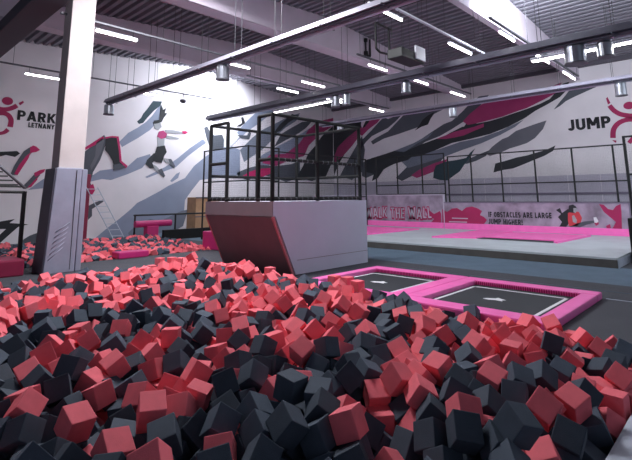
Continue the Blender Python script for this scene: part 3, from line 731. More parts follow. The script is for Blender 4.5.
t = thing('wall_mural', 'mural of grey, black and pink diagonal shards along the right wall', 'mural', (WX, 10, 3.5))
RIGHT = [
 ('dark_streak', 'm_dark', 1, [(333.5, 126), (345, 121), (359, 119), (362, 128), (356, 140), (346, 152), (338, 165), (334, 176)]),
 ('pink_streak', 'm_pink', 3, [(334, 157), (338, 147), (347, 138), (357, 130), (362, 127), (361, 134), (352, 146), (343, 156), (335, 163)]),
 ('dark_streak', 'm_slate', 2, [(340, 176), (346, 164), (354, 150), (362, 136), (365, 150), (362, 172), (352, 180)]),
 ('pink_streak', 'm_pink', 3, [(359, 133), (365, 124), (371, 119), (381, 118), (377, 123), (369, 129), (362, 136)]),
 ('black_shard', 'm_black', 4, [(355, 127), (358, 122), (361.5, 119.5), (361, 125), (357, 129)]),
 ('black_shard', 'm_black', 4, [(362.5, 128), (366, 120.5), (370.5, 117), (369, 122), (365, 127)]),
 ('grey_streak', 'm_slate', 2, [(360, 150), (362, 140), (371, 131), (379, 122), (384, 117), (388, 119), (392, 117.5), (404, 112.5), (396, 121), (388, 128), (372, 136), (366, 142)]),
 ('grey_streak', 'm_slate', 2, [(371, 141.5), (376, 138), (388, 131.5), (397, 122), (406, 112.5), (410, 109.5), (417, 108.5), (430, 106), (451, 103), (446, 108), (434, 114), (427, 124), (410, 130), (397, 134.5), (384, 138.5), (373, 144.5)]),
 ('black_shard', 'm_black', 4, [(415, 130.5), (419, 126), (422.6, 120), (428, 115.5), (434.5, 112), (431, 118), (428, 124.5), (421, 127)]),
 ('dark_streak', 'm_slate', 2, [(362, 163), (372, 158), (385, 154), (400, 149), (410, 146), (420, 140), (430, 133), (444, 124), (452, 121), (462, 112), (470, 103.5), (479, 96.5), (489, 95), (478, 108), (466, 120), (452, 129), (440, 136), (425, 142), (414, 150), (405, 160), (392, 164), (380, 172), (366, 178), (362, 176)]),
 ('blue_streak', 'm_mid', 3, [(394, 151), (404, 147), (414, 143), (424, 137.5), (434, 131), (428, 138), (418, 143), (409, 149), (400, 156), (392, 160)]),
 ('black_shard', 'm_dark', 4, [(366, 160), (380, 156), (394, 151), (404, 152), (420, 145), (436, 139), (452, 133), (464, 127), (470, 118), (481, 110), (486, 104), (490, 98), (497, 96), (485, 114), (476, 124), (462, 134), (445, 141), (430, 146), (418, 152), (408, 160), (394, 164), (384, 169), (378, 178), (372, 181), (374, 174), (366, 172)]),
 ('pink_streak', 'm_pink', 6, [(463, 121.5), (470, 114), (481.6, 104.4), (490, 101.5), (500, 99.5), (509.5, 97), (520, 95), (530, 94), (540, 90), (551, 87), (562, 82.5), (556, 93), (545, 99), (535, 104), (527, 108), (515, 112), (502.5, 116.6), (490, 120), (478, 123), (468, 125)]),
 ('dark_streak', 'm_dark', 5, [(404, 158), (424, 149), (436, 141), (450, 133), (462, 127), (475, 124), (490, 121), (502, 117.5), (515, 113), (527, 109), (540, 104), (550, 99), (556, 92), (563, 84), (569, 82), (567, 90), (560, 97), (548, 104), (535, 111), (525, 118), (508, 127), (490, 134), (470, 139), (452, 143), (436, 150), (420, 156)]),
 ('pink_shard', 'm_pink', 7, [(436, 139), (446, 135.5), (454, 132), (462, 130), (474, 127), (484, 123.5), (484, 127), (474, 131), (464, 135.5), (455, 137.5), (446, 139)]),
 ('grey_shard', 'm_slate', 6, [(554, 109.5), (560, 102), (566, 95), (569, 91), (578, 87.5), (590, 83), (602, 80.5), (603.5, 82), (596, 87), (586, 91.5), (575, 96.5), (566, 101), (560, 106)]),
 ('grey_streak', 'm_mid', 3, [(400, 160), (420, 155), (440, 149), (460, 142), (480, 138), (500, 131), (524, 119.5), (515, 127), (500, 135), (482, 143), (462, 150), (444, 157), (425, 163), (408, 168)]),
 ('grey_streak', 'm_grey', 4, [(486, 154), (492, 147), (497, 143), (502.5, 139), (508, 137), (516, 131), (527, 127), (537, 123.5), (546.5, 120.5), (543, 129), (535, 138), (527, 143), (518, 146), (509.5, 148.5), (500, 153), (490, 156)]),
 ('grey_streak', 'm_slate', 4, [(462, 161), (471, 158), (480, 154), (490, 150), (486, 156), (476, 161), (466, 164)]),
 ('black_shard', 'm_dark', 4, [(493.5, 172.5), (495.5, 163.5), (505, 161), (516.4, 157.5), (527, 155.5), (537, 152.5), (546, 150), (555.5, 145.5), (553, 151), (544, 156), (534, 160), (522, 165), (513, 168.5), (503, 170)]),
 ('grey_streak', 'm_slate', 2, [(396, 178), (408, 166), (420, 162), (434, 158), (447, 154), (440, 162), (428, 168), (416, 174), (402, 181)]),
 ('pink_shard', 'm_pink', 5, [(411.5, 175.5), (416, 172), (420, 169.5), (428, 166), (435, 163), (447.5, 159), (445, 164.5), (439, 169), (433, 172), (424, 175.5), (417, 178)]),
 ('dark_streak', 'm_teal', 6, [(433.5, 178), (434, 171), (436, 165.5), (446.4, 161.5), (457, 160), (466.3, 158), (470, 153), (475, 148.5), (470, 157.5), (464, 165), (459.7, 171.5), (452, 177), (447.5, 180.5), (440, 180)]),
]
for nm, col, lay, pts in RIGHT:
    bm = B(); px_shape_x(bm, WX, pts, 0.004*lay); link(nm, bm, M[col], t)

# ================================================================== far left corner
t = thing('gate_frame', 'black steel frame with a leaning brace at the left edge before the far pit', 'frame', (2.96, 11.5, 0))
bm = B(); tube(bm, (2.96, 11.5, 0), (2.94, 11.5, 1.68), 0.045, 8); link('post', bm, M['black'], t)
bm = B(); tube(bm, (2.94, 11.5, 1.66), (1.2, 11.5, 1.70), 0.03, 8); tube(bm, (2.94, 11.5, 1.78), (1.2, 11.5, 1.80), 0.02, 8); link('rail', bm, M['black'], t)
bm = B(); tube(bm, (2.94, 11.5, 1.75), (2.42, 11.5, 2.22), 0.03, 8); o = link('brace', bm, M['track'], t)
bm = B()
for i in range(5): tube(bm, (1.6, 11.5, 1.82+.09*i), (2.80-.10*i, 11.5, 1.82+.09*i), 0.018, 6)
for i in range(4): tube(bm, (1.8+.2*i, 11.5, 1.78), (1.8+.2*i, 11.5, 2.2), 0.018, 6)
link('slats', bm, M['black'], t)

bm = B(); box(bm, (1.5, 10.85, 0), (2.90, 11.75, 0.32), 0.03); tag(link('floor_pad', bm, M['maroon']), 'maroon padded block on the floor at the left edge', 'pad')
bm = B(); box(bm, (5.25, 11.85, 0), (6.05, 12.30, 0.16), 0.03); tag(link('floor_pad', bm, M['pinkdark']), 'low magenta pad lying on the near edge of the far foam pit', 'pad')
bm = B(); box(bm, (8.02, 11.55, 0), (8.75, 12.4, 0.52), 0.03); tag(link('floor_pad', bm, M['pinkdark']), 'upright magenta padded block at the end of the far pit beside the tower', 'pad')
bm = B(); box(bm, (6.62, 18.5, 0), (6.92, 18.76, 2.45), 0.03); tag(link('wall_pad', bm, M['maroon']), 'tall narrow magenta wall pad just right of the padded pillar', 'pad')

t = thing('rope_ladder', 'slanting white rope ladder between the padded pillar and the mural', 'ladder', (7.2, 17.9, 0))
def lad(u, s): return Vector((6.75+.75*u+s*.42, 18.45-1.0*u, 1.95-1.95*u))
for s in (0, 1):
    bm = B(); tube(bm, lad(0, s), lad(1, s), 0.016, 6); link('side_rope', bm, M['rim'], t)
for i in range(9):
    bm = B(); tube(bm, lad((i+.3)/9, 0), lad((i+.3)/9, 1), 0.014, 6); link('rung', bm, M['rim'], t)

t = thing('padded_beam', 'pink padded beam on a short pedestal behind the far foam pit', 'beam', (8.4, 16.35, 0))
bm = B(); tube(bm, (7.75, 16.35, 0.60), (9.15, 16.35, 0.60), 0.12, 14); link('beam', bm, M['pinkdark'], t, smooth=False)
bm = B(); box(bm, (8.15, 16.2, 0), (8.6, 16.5, 0.52), 0.03); link('pedestal', bm, M['pinkdark'], t)

t = thing('guard_rail', 'low black guard rail behind the far foam pit and the pink beam', 'rail', (9.2, 16.7, 0))
for x in (7.95, 9.6, 11.2):
    bm = B(); tube(bm, (x, 16.8, 0), (x, 16.8, 0.92), 0.035, 8); link('post', bm, M['black'], t)
bm = B(); tube(bm, (7.9, 16.8, 0.90), (11.3, 16.8, 0.90), 0.032, 8); link('rail', bm, M['black'], t)
bm = B(); box(bm, (8.7, 16.0, 0), (11.3, 16.15, 0.36), 0.02); tag(link('kerb_board', bm, M['blackfoam']), 'dark low board along the floor behind the far foam pit', 'board')

t = thing('plywood_box', 'tall tan plywood box standing against the left wall behind the tower', 'box', (11.6, 17.9, 0))
bm = B(); box(bm, (11.0, 17.6, 0), (12.2, 18.3, 1.55), 0.01); link('carcass', bm, M['tan'], t)
bm = B(); box(bm, (10.99, 17.585, 0.70), (12.2, 17.6, 0.74)); box(bm, (10.99, 17.585, 1.50), (12.2, 17.6, 1.56)); link('edge_batten', bm, M['track'], t)

# ================================================================== roof fittings
def strip_light(x0, x1, y, z, label):
    t = thing('strip_light', label, 'light', ((x0+x1)/2, y, z), 'hanging tube lights')
    bm = B(); box(bm, (x0, y-.035, z+.02), (x1, y+.035, z+.06), .008); link('housing', bm, M['tracklight'], t)
    bm = B(); tube(bm, (x0+.02, y, z), (x1-.02, y, z), 0.027, 10); link('tube', bm, M['tube'], t)
    for x in (x0+.12, x1-.12):
        bm = B(); tube(bm, (x, y, z+.06), (x, y, z+.2), 0.008, 6); link('hanger', bm, M['cable'], t)
def light_track(y, z, x0, x1, m, label):
    t = thing('light_track', label, 'track', ((x0+x1)/2, y, z), 'tracks over the tube lights')
    bm = B(); box(bm, (x0, y-.03, z), (x1, y+.03, z+.045)); link('rail', bm, m, t)
    n = max(2, int((x1-x0)/2.4))
    for i in range(n+1):
        x = x0+.15+(x1-x0-.3)*i/n
        bm = B(); tube(bm, (x, y, z+.04), (x, y, ceil_z(x)+.02), 0.006, 5); link('suspension_wire', bm, M['cable'], t)
ZL = 5.5
rows = [(11.05, [(3.97, 5.02), (7.47, 8.66), (10.95, 12.13)]),
        (16.6, [(3.92, 5.05), (7.65, 8.86)]),
        (12.4, [(11.0, 12.1), (13.75, 14.98), (16.65, 17.75)]),
        (8.15, [(10.95, 11.93), (13.57, 14.5), (16.2, 17.4)]),
        (5.44, [(7.38, 8.64), (10.87, 12.2)]),
        (4.13, [(10.95, 11.93), (13.5, 14.73), (16.16, 17.5)])]
names = {(11.05, 0): 'bright tube light beside the top of the concrete pillar',
 (11.05, 1): 'tube light just above the ceiling can over the bright part of the left wall', (11.05, 2): 'tube light on the same track as the pillar one, farthest along it',
 (16.6, 0): 'tube light over the PARK sign, left of the pillar', (16.6, 1): 'tube light above the leaping girl of the mural',
 (12.4, 0): 'tube light left of the three farthest ones above the tower cage', (12.4, 1): 'small tube light below the twin cans above the tower cage', (12.4, 2): 'small tube light low over the pink shards, left of the lit duct end',
 (8.15, 0): 'tube light on the face of the middle girder, right of the valve pipe', (8.15, 1): 'tube light beside the hanging can under the middle of the long duct', (8.15, 2): 'tube light above the small can by the right wall mural',
 (5.44, 0): 'long bright tube light near the top centre of the photo', (5.44, 1): 'bright tube light right of the heater, under the whitened track',
 (4.13, 0): 'tube light against the bright daylit girder', (4.13, 1): 'tube light crossing the bright strip under the long duct', (4.13, 2): 'tube light nearest the JUMP sign, under the far duct'}
for y, xs in rows:
    for i, (a, b) in enumerate(xs): strip_light(a, b, y, ZL, names[(y, i)])
light_track(11.05, 5.69, 3.2, 13.0, M['track'], 'dark track running past the concrete pillar')
light_track(16.6, 5.72, 1.0, 11.0, M['track'], 'dark track crossing in front of the left wall mural')
light_track(12.4, 5.69, 9.6, 18.2, M['track'], 'dark track over the tower cage')
light_track(8.15, 5.69, 10.4, 18.0, M['track'], 'dark track beneath the middle girder')
light_track(5.44, 5.70, 8.1, 13.3, M['tracklight'], 'track whitened as if skylit, running down right from the top centre')  # skylight on this rail is put into its white colour
light_track(4.13, 5.69, 10.4, 18.0, M['track'], 'dark track below the daylit girder')

def duct(label, x, z, y0, y1, w=0.24, h=0.17, dm='duct'):
    t = thing('heating_duct', label, 'duct', (x, (y0+y1)/2, z), 'long ducts hung under the roof')
    bm = B(); hexa(bm, [(x-w, y0, z), (x+w, y0, z), (x+w, y1, z), (x-w, y1, z)], [(x-w*.6, y0, z+h), (x+w*.6, y0, z+h), (x+w*.6, y1, z+h), (x-w*.6, y1, z+h)], 0.012); link('hood', bm, M[dm], t)
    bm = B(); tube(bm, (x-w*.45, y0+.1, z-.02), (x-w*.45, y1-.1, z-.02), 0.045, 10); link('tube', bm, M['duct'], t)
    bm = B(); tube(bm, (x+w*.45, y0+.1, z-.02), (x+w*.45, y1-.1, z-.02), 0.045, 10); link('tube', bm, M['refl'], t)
    n = int((y1-y0)/1.5)
    for i in range(n+1):
        y = y0+.3+(y1-y0-.6)*i/n
        bm = B(); box(bm, (x-w-.06, y-.015, z-.03), (x+w+.06, y+.015, z-.005)); link('bracket', bm, M['track'], t)
        for s in (-1, 1):
            bm = B(); tube(bm, (x+s*w*.6, y, z+h), (x+s*w*.6, y, ceil_z(x)+.02), 0.007, 5); link('suspension_cable', bm, M['cable'], t)
    return t
duct('long duct hung over the left of the pit, ending above the left wall mural', 6.75, 5.0, 1.2, 17.0, 0.17, 0.14, 'duct_lit')
duct('long duct hung across the middle of the hall above the tower cage', 11.35, 4.93, -1.5, 17.3, 0.25, 0.19)
duct('thin far duct hung along the right wall above the pink shards', 16.1, 4.92, -2.0, 15.0, 0.2, 0.12, 'duct_lit')

def can(x, y, zt, r, h, label, top=4.929):
    t = thing('metal_can', label, 'can', (x, y, zt-h), 'metal cans under the ducts')
    bm = B(); lathe(bm, (x, y, zt-h), [(r, 0), (r, h-.05), (r*.8, h), (0.03, h)], 24); o = link('shell', bm, M['galv'], t, smooth=False)
    bm = B(); lathe(bm, (x, y, zt-h-.02), [(r*1.08, 0), (r*1.08, .03), (r, .035)], 24); link('rim', bm, M['track'], t)
    bm = B(); tube(bm, (x, y, zt-.01), (x, y, top), 0.022, 8); link('stem', bm, M['track'], t)
can(6.75, 16.85, 4.92, .17, .36, 'metal can under the far end of the left duct', 4.999)
can(6.75, 9.75, 4.92, .17, .36, 'bright metal can halfway along the left duct, against the white wall', 4.999)
can(11.42, 9.9, 4.88, .14, .38, 'left one of the paired metal cans above the tower cage')
can(11.42, 9.45, 4.88, .14, .38, 'right one of the paired metal cans above the tower cage')
can(11.42, 7.15, 4.86, .14, .34, 'metal can hanging alone under the middle duct, left of the tube light')
can(11.35, 2.62, 4.87, .22, .42, 'large dark metal can under the near right part of the middle duct')
can(11.45, 2.05, 4.85, .16, .34, 'shiny metal can just right of the large dark can')
can(16.1, 8.05, 4.86, .15, .36, 'small metal can before the black shard of the right wall mural', 4.919)
can(16.1, 2.6, 4.86, .15, .40, 'metal can under the far duct above the magenta logo', 4.919)
can(16.1, 13.7, 4.86, .15, .30, 'small metal can at the far end of the right wall duct', 4.919)

# glowing strips on the middle duct; the near one stands for reflector sheen
for y0, y1, lab in ((9.9, 13.6, 'long lit strip under the middle duct, above the tower cage'), (0.2, 3.75, 'wide glowing strip standing for sheen under the middle duct near the right edge')):
    t = thing('glow_strip', lab, 'light', (11.92, (y0+y1)/2, 4.9), 'lit strips along the middle duct')
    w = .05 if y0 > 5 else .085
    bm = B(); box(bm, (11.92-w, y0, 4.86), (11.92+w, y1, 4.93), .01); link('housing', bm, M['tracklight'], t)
    bm = B(); box(bm, (11.92-w*.8, y0+.03, 4.84), (11.92+w*.8, y1-.03, 4.86)); link('glow_face', bm, M['tube'], t)
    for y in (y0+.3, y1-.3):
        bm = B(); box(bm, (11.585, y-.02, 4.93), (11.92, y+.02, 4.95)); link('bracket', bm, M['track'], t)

# gas heater with its conduits
t = thing('unit_heater', 'dark box heater with a white end and two looping conduits', 'heater', (10.1, 6.3, 5.0))
bm = B(); box(bm, (9.55, 6.05, 5.0), (10.62, 6.5, 5.25), .02); link('body', bm, M['black'], t)
bm = B(); box(bm, (10.15, 6.0, 5.06), (10.62, 6.05, 5.42), .01); o = link('end_panel', bm, M['tracklight'], t); o['label'] = 'white end panel'
for x in (9.6, 10.2):
    bm = B(); path(bm, [(x-.25, 6.7, 6.0), (x-.25, 6.7, 5.3), (x-.15, 6.65, 5.2), (x, 6.5, 5.15)], 0.03); link('conduit', bm, M['black'], t)
bm = B(); path(bm, [(9.35, 6.7, 6.0), (10.1, 6.7, 6.0)], .03); link('conduit', bm, M['black'], t)
for x in (9.65, 10.5):
    for y in (6.1, 6.4):
        bm = B(); tube(bm, (x, y, 5.25), (x, y, ceil_z(x)+.10), .007, 5); link('suspension_cable', bm, M['cable'], t)

t = thing('valve_pipe', 'dark pipe with a valve fixed on the face of the middle girder', 'pipe', (13.5, 10.05, 6.8))
bm = B(); path(bm, [(13.62, 10.04, 7.45), (13.62, 10.04, 6.78), (13.3, 10.04, 6.78)], .035); link('pipe', bm, M['black'], t)
bm = B(); lathe(bm, (13.36, 10.04, 6.78), [(.08, 0), (.08, .13), (.03, .15), (.03, .5), (.07, .52), (.07, .64), (.03, .66)], 14); link('valve', bm, M['black'], t)

bm = B(); tube(bm, (9.3, 7.4, 6.22), (9.3, 1.2, 6.22), 0.07, 10)
for y in (7.0, 4.6, 2.2): tube(bm, (9.3, y, 6.25), (9.3, y, ceil_z(9.3)+.02), .012, 6)
tag(link('sprinkler_pipe', bm, M['black']), 'thick dark pipe crossing above the heater at the top of the photo', 'pipe')

t = thing('security_camera', 'small round dome camera hanging before the bright left wall', 'camera', (9.6, 16.6, 5.4))
bm = B(); tube(bm, (9.6, 16.6, 5.5), (9.6, 16.6, 5.722), .025, 8); link('stem', bm, M['track'], t)
bm = B(); lathe(bm, (9.6, 16.6, 5.34), [(0.03, 0), (.1, .03), (.13, .09), (.12, .16), (.04, .18)], 14); link('dome', bm, M['track'], t)

# resting places of the foam cubes in millimetres, quaternion in 1/500, colour, place in the photo in 1/1000
CUBES = (
(2680,1075,296,59,-255,405,133,0,820,923),
(2554,1321,228,186,-196,-34,-419,0,736,939),
(1926,2064,244,293,-13,175,-365,0,455,926),
(957,3300,140,187,181,406,130,0,35,939),
(3065,943,142,42,-170,53,-465,0,901,948),
(2081,1976,158,88,387,-289,98,0,504,953),
(2531,1506,145,87,-342,268,-231,0,678,944),
(2222,2350,288,7,-30,380,-324,0,459,840),
(1712,2395,214,65,180,136,442,0,350,914),
(1434,2523,199,150,16,285,382,0,264,940),
(1720,2050,148,83,-209,-402,-193,0,416,977),
(2221,2073,225,422,144,110,-196,0,508,880),
(2226,2745,249,241,-220,-54,375,0,400,815),
(1850,2217,183,309,-5,175,-352,0,401,928),
(3574,948,25,78,475,97,93,0,946,935),
(1265,3680,195,265,-69,-116,-402,0,91,846),
(1656,2557,148,204,-442,-76,-82,0,307,937),
(2522,1658,52,129,191,270,-352,0,640,964),
(3661,1275,221,8,149,-132,-459,0,862,815),
(1929,2347,225,359,159,-9,309,0,403,879),
(1406,3875,258,215,365,-85,251,0,112,797),
(2958,1361,223,28,140,-136,-459,0,775,868),
(2634,2200,269,185,14,419,200,0,554,820),
(2518,1054,156,396,-199,228,-44,0,804,983),
(2717,1605,177,141,-232,-413,-77,0,683,888),
(2000,2755,263,135,462,-130,41,0,357,830),
(3216,1295,219,16,471,68,-154,0,815,849),
(2107,3582,174,404,-2,-221,195,0,277,788),
(3445,1350,238,402,-192,181,-138,0,827,817),
(2105,1739,101,362,72,257,-219,0,557,983),
(2631,1166,179,220,-258,44,365,0,776,954),
(3023,2762,260,357,-29,115,330,0,519,754),
(2456,1925,79,45,-185,132,443,0,593,937),
(831,2732,215,9,168,-109,-458,0,54,985),
(1377,1963,258,367,186,278,58,0,342,985),
(2695,3190,250,300,-372,121,85,0,417,752),
(1003,2708,158,445,-88,203,-55,0,114,984),
(2443,1393,67,462,-115,142,-53,0,701,986),
(1218,3929,195,42,-457,-21,198,0,58,820),
(2328,2197,245,424,68,-42,-253,0,502,841),
(2903,1556,238,159,-198,71,-425,0,717,846),
(4024,1256,158,336,117,13,-351,0,891,801),
(2858,2210,227,300,271,-277,97,0,583,803),
(4506,1454,234,204,353,-193,215,0,874,746),
(4537,1089,80,103,-264,-301,-281,0,948,796),
(3655,1812,232,204,-423,-172,-4,0,740,768),
(3720,1032,145,387,-186,31,254,0,933,849),
(2288,2991,259,192,-235,-149,368,0,375,780),
(2743,4185,169,209,98,442,-31,0,320,726),
(3144,1657,229,244,-119,-234,-348,0,726,815),
(1894,4271,230,93,223,-61,434,0,181,745),
(2821,1864,86,223,-385,-224,40,0,631,886),
(2835,2695,165,399,-238,-162,-90,0,504,789),
(3360,2636,225,100,-183,420,175,0,576,741),
(1245,4468,202,115,-446,103,-167,0,30,776),
(1496,3175,50,279,168,-356,-132,0,193,903),
(1296,3534,93,126,38,-189,-444,0,107,874),
(1583,5107,268,348,209,105,273,0,67,712),
(1723,3514,125,4,-285,-192,-363,0,207,831),
(3350,934,-83,96,-337,-94,345,0,938,983),
(1265,4802,231,283,-36,-209,-353,0,21,749),
(3609,2091,247,300,-336,208,62,0,687,749),
(2771,3642,181,134,48,443,-184,0,377,739),
(1108,3361,83,143,31,-472,74,0,77,929),
(1894,3854,141,323,267,73,263,0,213,789),
(1884,2577,176,345,-101,265,-225,0,359,869),
(1011,2941,102,263,-316,-283,-30,0,86,968),
(3300,2425,189,195,-227,394,73,0,602,765),
(1996,5431,232,292,-164,357,-101,0,122,688),
(2361,3936,142,371,-281,-128,-130,0,287,755),
(3746,2570,250,394,222,143,157,0,624,721),
(2168,5467,265,4,27,152,476,0,150,677),
(2658,4833,233,244,-233,346,-128,0,255,685),
(1001,2242,267,245,87,236,356,0,175,992),
(2912,2415,215,462,184,4,-51,0,549,782),
(4698,1044,102,209,-314,-301,131,0,975,776),
(1370,2924,89,474,52,55,-139,0,197,923),
(3553,2953,212,207,347,-281,88,0,551,721),
(4035,2660,252,213,138,93,420,0,643,703),
(2522,2281,197,215,-300,-331,65,0,531,836),
(2604,2946,168,27,-105,-73,-483,0,439,789),
(2552,5100,204,307,-357,-115,122,0,227,687),
(1599,4257,169,95,434,111,202,0,131,768),
(5391,1101,26,113,-468,-12,-133,0,988,756),
(2487,4324,262,25,269,265,-327,0,274,700),
(2251,1860,56,306,203,-289,-178,0,573,973),
(4175,2094,212,92,-467,93,-122,0,730,726),
(2025,2153,105,127,-141,319,335,0,466,986),
(1039,4282,163,338,134,-338,-58,0,10,809),
(3686,3682,226,318,-351,118,107,0,482,683),
(1866,6102,165,304,-306,-181,175,0,66,686),
(2042,4889,169,82,214,-243,372,0,162,716),
(2923,4823,169,427,158,-29,-205,0,296,686),
(1611,3396,27,274,-137,-361,-160,0,182,884),
(4389,2336,203,300,-143,258,-270,0,716,704),
(1506,2576,60,237,93,-430,14,0,293,983),
(870,3437,103,193,19,296,-353,0,6,943),
(2441,2950,200,67,96,-267,406,0,419,786),
(2253,4822,244,19,438,167,-172,0,205,695),
(1580,4871,214,103,158,407,221,0,82,728),
(4559,4458,187,61,-415,271,17,0,490,645),
(5565,2688,92,34,440,67,225,0,749,675),
(1038,4054,117,311,-218,117,303,0,18,836),
(2998,5893,255,320,135,-227,279,0,230,640),
(2534,1843,-24,299,333,-2,-222,0,608,961),
(3058,4667,160,330,-277,215,-136,0,320,687),
(2759,5725,180,365,252,-215,83,0,211,667),
(3460,1754,173,309,-190,308,152,0,741,795),
(3485,6248,210,204,-197,412,-9,0,263,628),
(3007,939,-11,49,-452,17,-208,0,897,989),
(4285,3221,233,441,-16,67,-224,0,591,681),
(1779,2279,63,74,90,-424,239,0,379,973),
(4380,3054,264,220,-121,-37,431,0,615,668),
(1446,5168,171,18,72,189,-457,0,45,732),
(2261,5204,206,347,241,-267,23,0,175,689),
(3461,4084,178,288,76,132,379,0,419,685),
(1490,2757,86,26,28,118,-484,0,222,957),
(3291,3914,154,150,348,-325,29,0,417,704),
(894,3640,152,181,-322,-214,261,0,7,884),
(2849,2308,81,148,202,368,-229,0,567,860),
(1757,5421,197,319,-124,-318,179,0,93,702),
(1500,5597,143,172,18,-263,-388,0,27,716),
(1631,3673,75,270,307,-104,-270,0,179,842),
(2793,7608,183,212,294,312,147,0,126,623),
(4538,6262,155,364,305,83,131,0,360,618),
(3447,4955,242,226,74,-407,167,0,347,650),
(3424,1976,226,87,200,33,449,0,684,765),
(2100,2680,120,343,-96,-322,137,0,386,856),
(4218,3016,176,69,-336,345,-116,0,608,690),
(1285,3065,-17,188,-241,127,375,0,144,958),
(3135,2516,171,81,-50,-38,489,0,572,768),
(3983,3791,175,4,155,455,138,0,503,675),
(1001,3867,129,195,172,334,-267,0,9,854),
(3130,1513,172,106,226,-361,240,0,752,835),
(2260,7921,127,453,-65,-186,79,0,53,634),
(1677,2704,74,229,122,152,-399,0,289,914),
(2038,1876,30,110,-76,-131,-464,0,515,992),
(4432,2758,266,343,-275,87,-222,0,656,671),
(2573,4285,130,228,-89,129,-416,0,295,730),
(5067,7738,295,81,-250,-24,425,0,323,572),
(3152,5330,164,456,12,11,-204,0,283,662),
(5088,1402,2,171,-347,82,-306,0,917,757),
(2573,2738,145,4,-186,-410,-217,0,459,798),
(5567,4075,107,271,194,-212,-307,0,597,640),
(2468,4702,130,213,64,-428,130,0,237,711),
(2309,3553,113,145,-140,383,250,0,319,777),
(2957,4515,124,392,-236,199,-27,0,324,699),
(1072,4659,207,94,-447,143,146,0,5,775),
(4014,2868,185,295,-283,259,127,0,610,701),
(4477,5542,154,402,-249,144,79,0,398,626),
(2652,2552,136,21,135,306,371,0,499,809),
(944,3129,37,113,-339,81,341,0,30,980),
(3649,4067,141,319,-71,-275,259,0,442,686),
(3136,3968,196,18,-317,377,87,0,400,699),
(3288,5208,157,189,261,-121,363,0,306,664),
(4297,6418,157,208,-169,384,175,0,330,616),
(2633,1391,60,4,137,185,444,0,747,994),
(4125,6739,117,106,-172,-391,-237,0,300,618),
(4711,6131,105,142,-128,-260,-382,0,379,619),
(3544,2639,189,327,358,9,-121,0,600,738),
(3089,2303,158,123,-470,-35,-112,0,597,783),
(2627,7963,178,333,-184,-94,311,0,95,619),
(5570,3644,109,409,74,-225,-164,0,639,645),
(3620,6581,242,126,-360,307,102,0,259,610),
(4685,3145,232,236,-392,106,171,0,633,658),
(3322,7922,156,320,348,75,144,0,168,608),
(5246,1123,-35,123,339,-264,-224,0,987,773),
(5164,4712,185,402,-267,82,-101,0,515,621),
(3819,2783,170,321,-51,-309,-221,0,604,719),
(1260,5065,190,423,-200,-94,149,0,9,735),
(3011,3493,200,114,224,45,430,0,423,718),
(4832,7360,96,276,-114,-193,351,0,321,601),
(4655,1243,29,372,270,-39,-192,0,927,791),
(4733,5101,207,146,169,-429,127,0,451,619),
(2040,2988,98,326,-87,-333,160,0,335,869),
(2670,4238,-4,67,-338,271,-240,0,310,750),
(3719,3024,224,71,488,82,-10,0,563,700),
(4161,3631,136,100,83,-242,-418,0,536,680),
(3974,4177,121,208,-440,-38,-106,0,459,677),
(2300,5913,216,179,-205,125,-400,0,137,660),
(1390,4889,149,195,-428,-47,-164,0,47,749),
(5422,2952,19,420,7,120,244,0,711,682),
(3033,2709,74,459,-141,133,-43,0,526,789),
(2924,7290,12,353,-25,-353,-25,0,154,646),
(3988,5551,133,463,184,47,-1,0,358,637),
(1622,6046,73,401,-178,47,235,0,30,706),
(5544,3507,34,229,302,-318,74,0,651,658),
(2215,3106,149,74,-93,265,-407,0,341,813),
(4691,3386,235,177,-15,206,-420,0,603,649),
(2650,4523,198,184,-442,-60,-131,0,290,700),
(5493,5294,127,164,77,162,437,0,496,611),
(2323,5399,197,377,237,-161,159,0,170,680),
(1320,3367,33,414,230,-159,21,0,152,929),
(2121,4526,100,390,-113,236,171,0,204,736),
(2541,3846,54,156,263,-321,-231,0,319,760),
(4352,7657,76,314,87,-361,-114,0,274,603),
(3609,2437,178,188,183,-373,206,0,633,739),
(5527,3812,67,230,-93,429,-71,0,620,646),
(4552,5280,224,135,-71,-455,-140,0,427,614),
(2742,7393,46,79,-259,412,82,0,130,640),
(4912,7606,115,27,-71,-491,-59,0,315,593),
(3334,5039,157,264,75,-385,162,0,319,666),
(4668,7596,35,359,-81,-144,-306,0,302,605),
(5562,5558,141,343,-237,-32,-274,0,482,604),
(3911,7959,-6,208,-328,-291,-121,0,220,615),
(4437,1459,35,308,-135,-307,207,0,869,781),
(4527,8108,85,272,66,108,-400,0,265,593),
(2372,2357,114,150,216,-327,273,0,478,883),
(2996,8138,258,383,25,320,-10,0,131,595),
(2061,2381,143,61,92,-247,420,0,435,877),
(2943,4334,64,475,122,97,-7,0,338,718),
(1268,3790,48,202,-16,-215,403,0,75,888),
(2713,7789,123,159,450,-5,148,0,108,622),
(2229,8540,55,373,-288,116,120,0,26,629),
(3682,957,-128,262,-334,-37,-262,0,957,978),
(2296,9115,25,117,418,-73,-237,0,20,622),
(3171,1173,63,459,-115,-159,-29,0,866,941),
(2454,8010,91,175,63,-445,132,0,71,629),
(2987,4094,136,292,35,-270,301,0,360,707),
(2797,5116,186,20,-415,-165,-223,0,252,670),
(1728,6622,192,57,-157,267,388,0,32,661),
(1717,7591,219,390,58,287,109,0,3,642),
(3930,8794,74,442,72,-168,-147,0,187,596),
(1610,2415,29,99,62,-193,-446,0,311,987),
(1392,3280,-68,381,-70,-168,-268,0,156,935),
(3355,1593,168,37,255,-210,-374,0,750,810),
(3869,3648,124,158,-49,-471,22,0,505,692),
(4749,4502,172,62,-143,-444,-168,0,502,631),
(1498,3962,158,246,-309,304,-39,0,123,824),
(4261,8421,32,98,295,384,-76,0,233,599),
(5144,5227,141,360,-177,252,-161,0,474,615),
(4645,1429,79,91,211,-308,320,0,885,765),
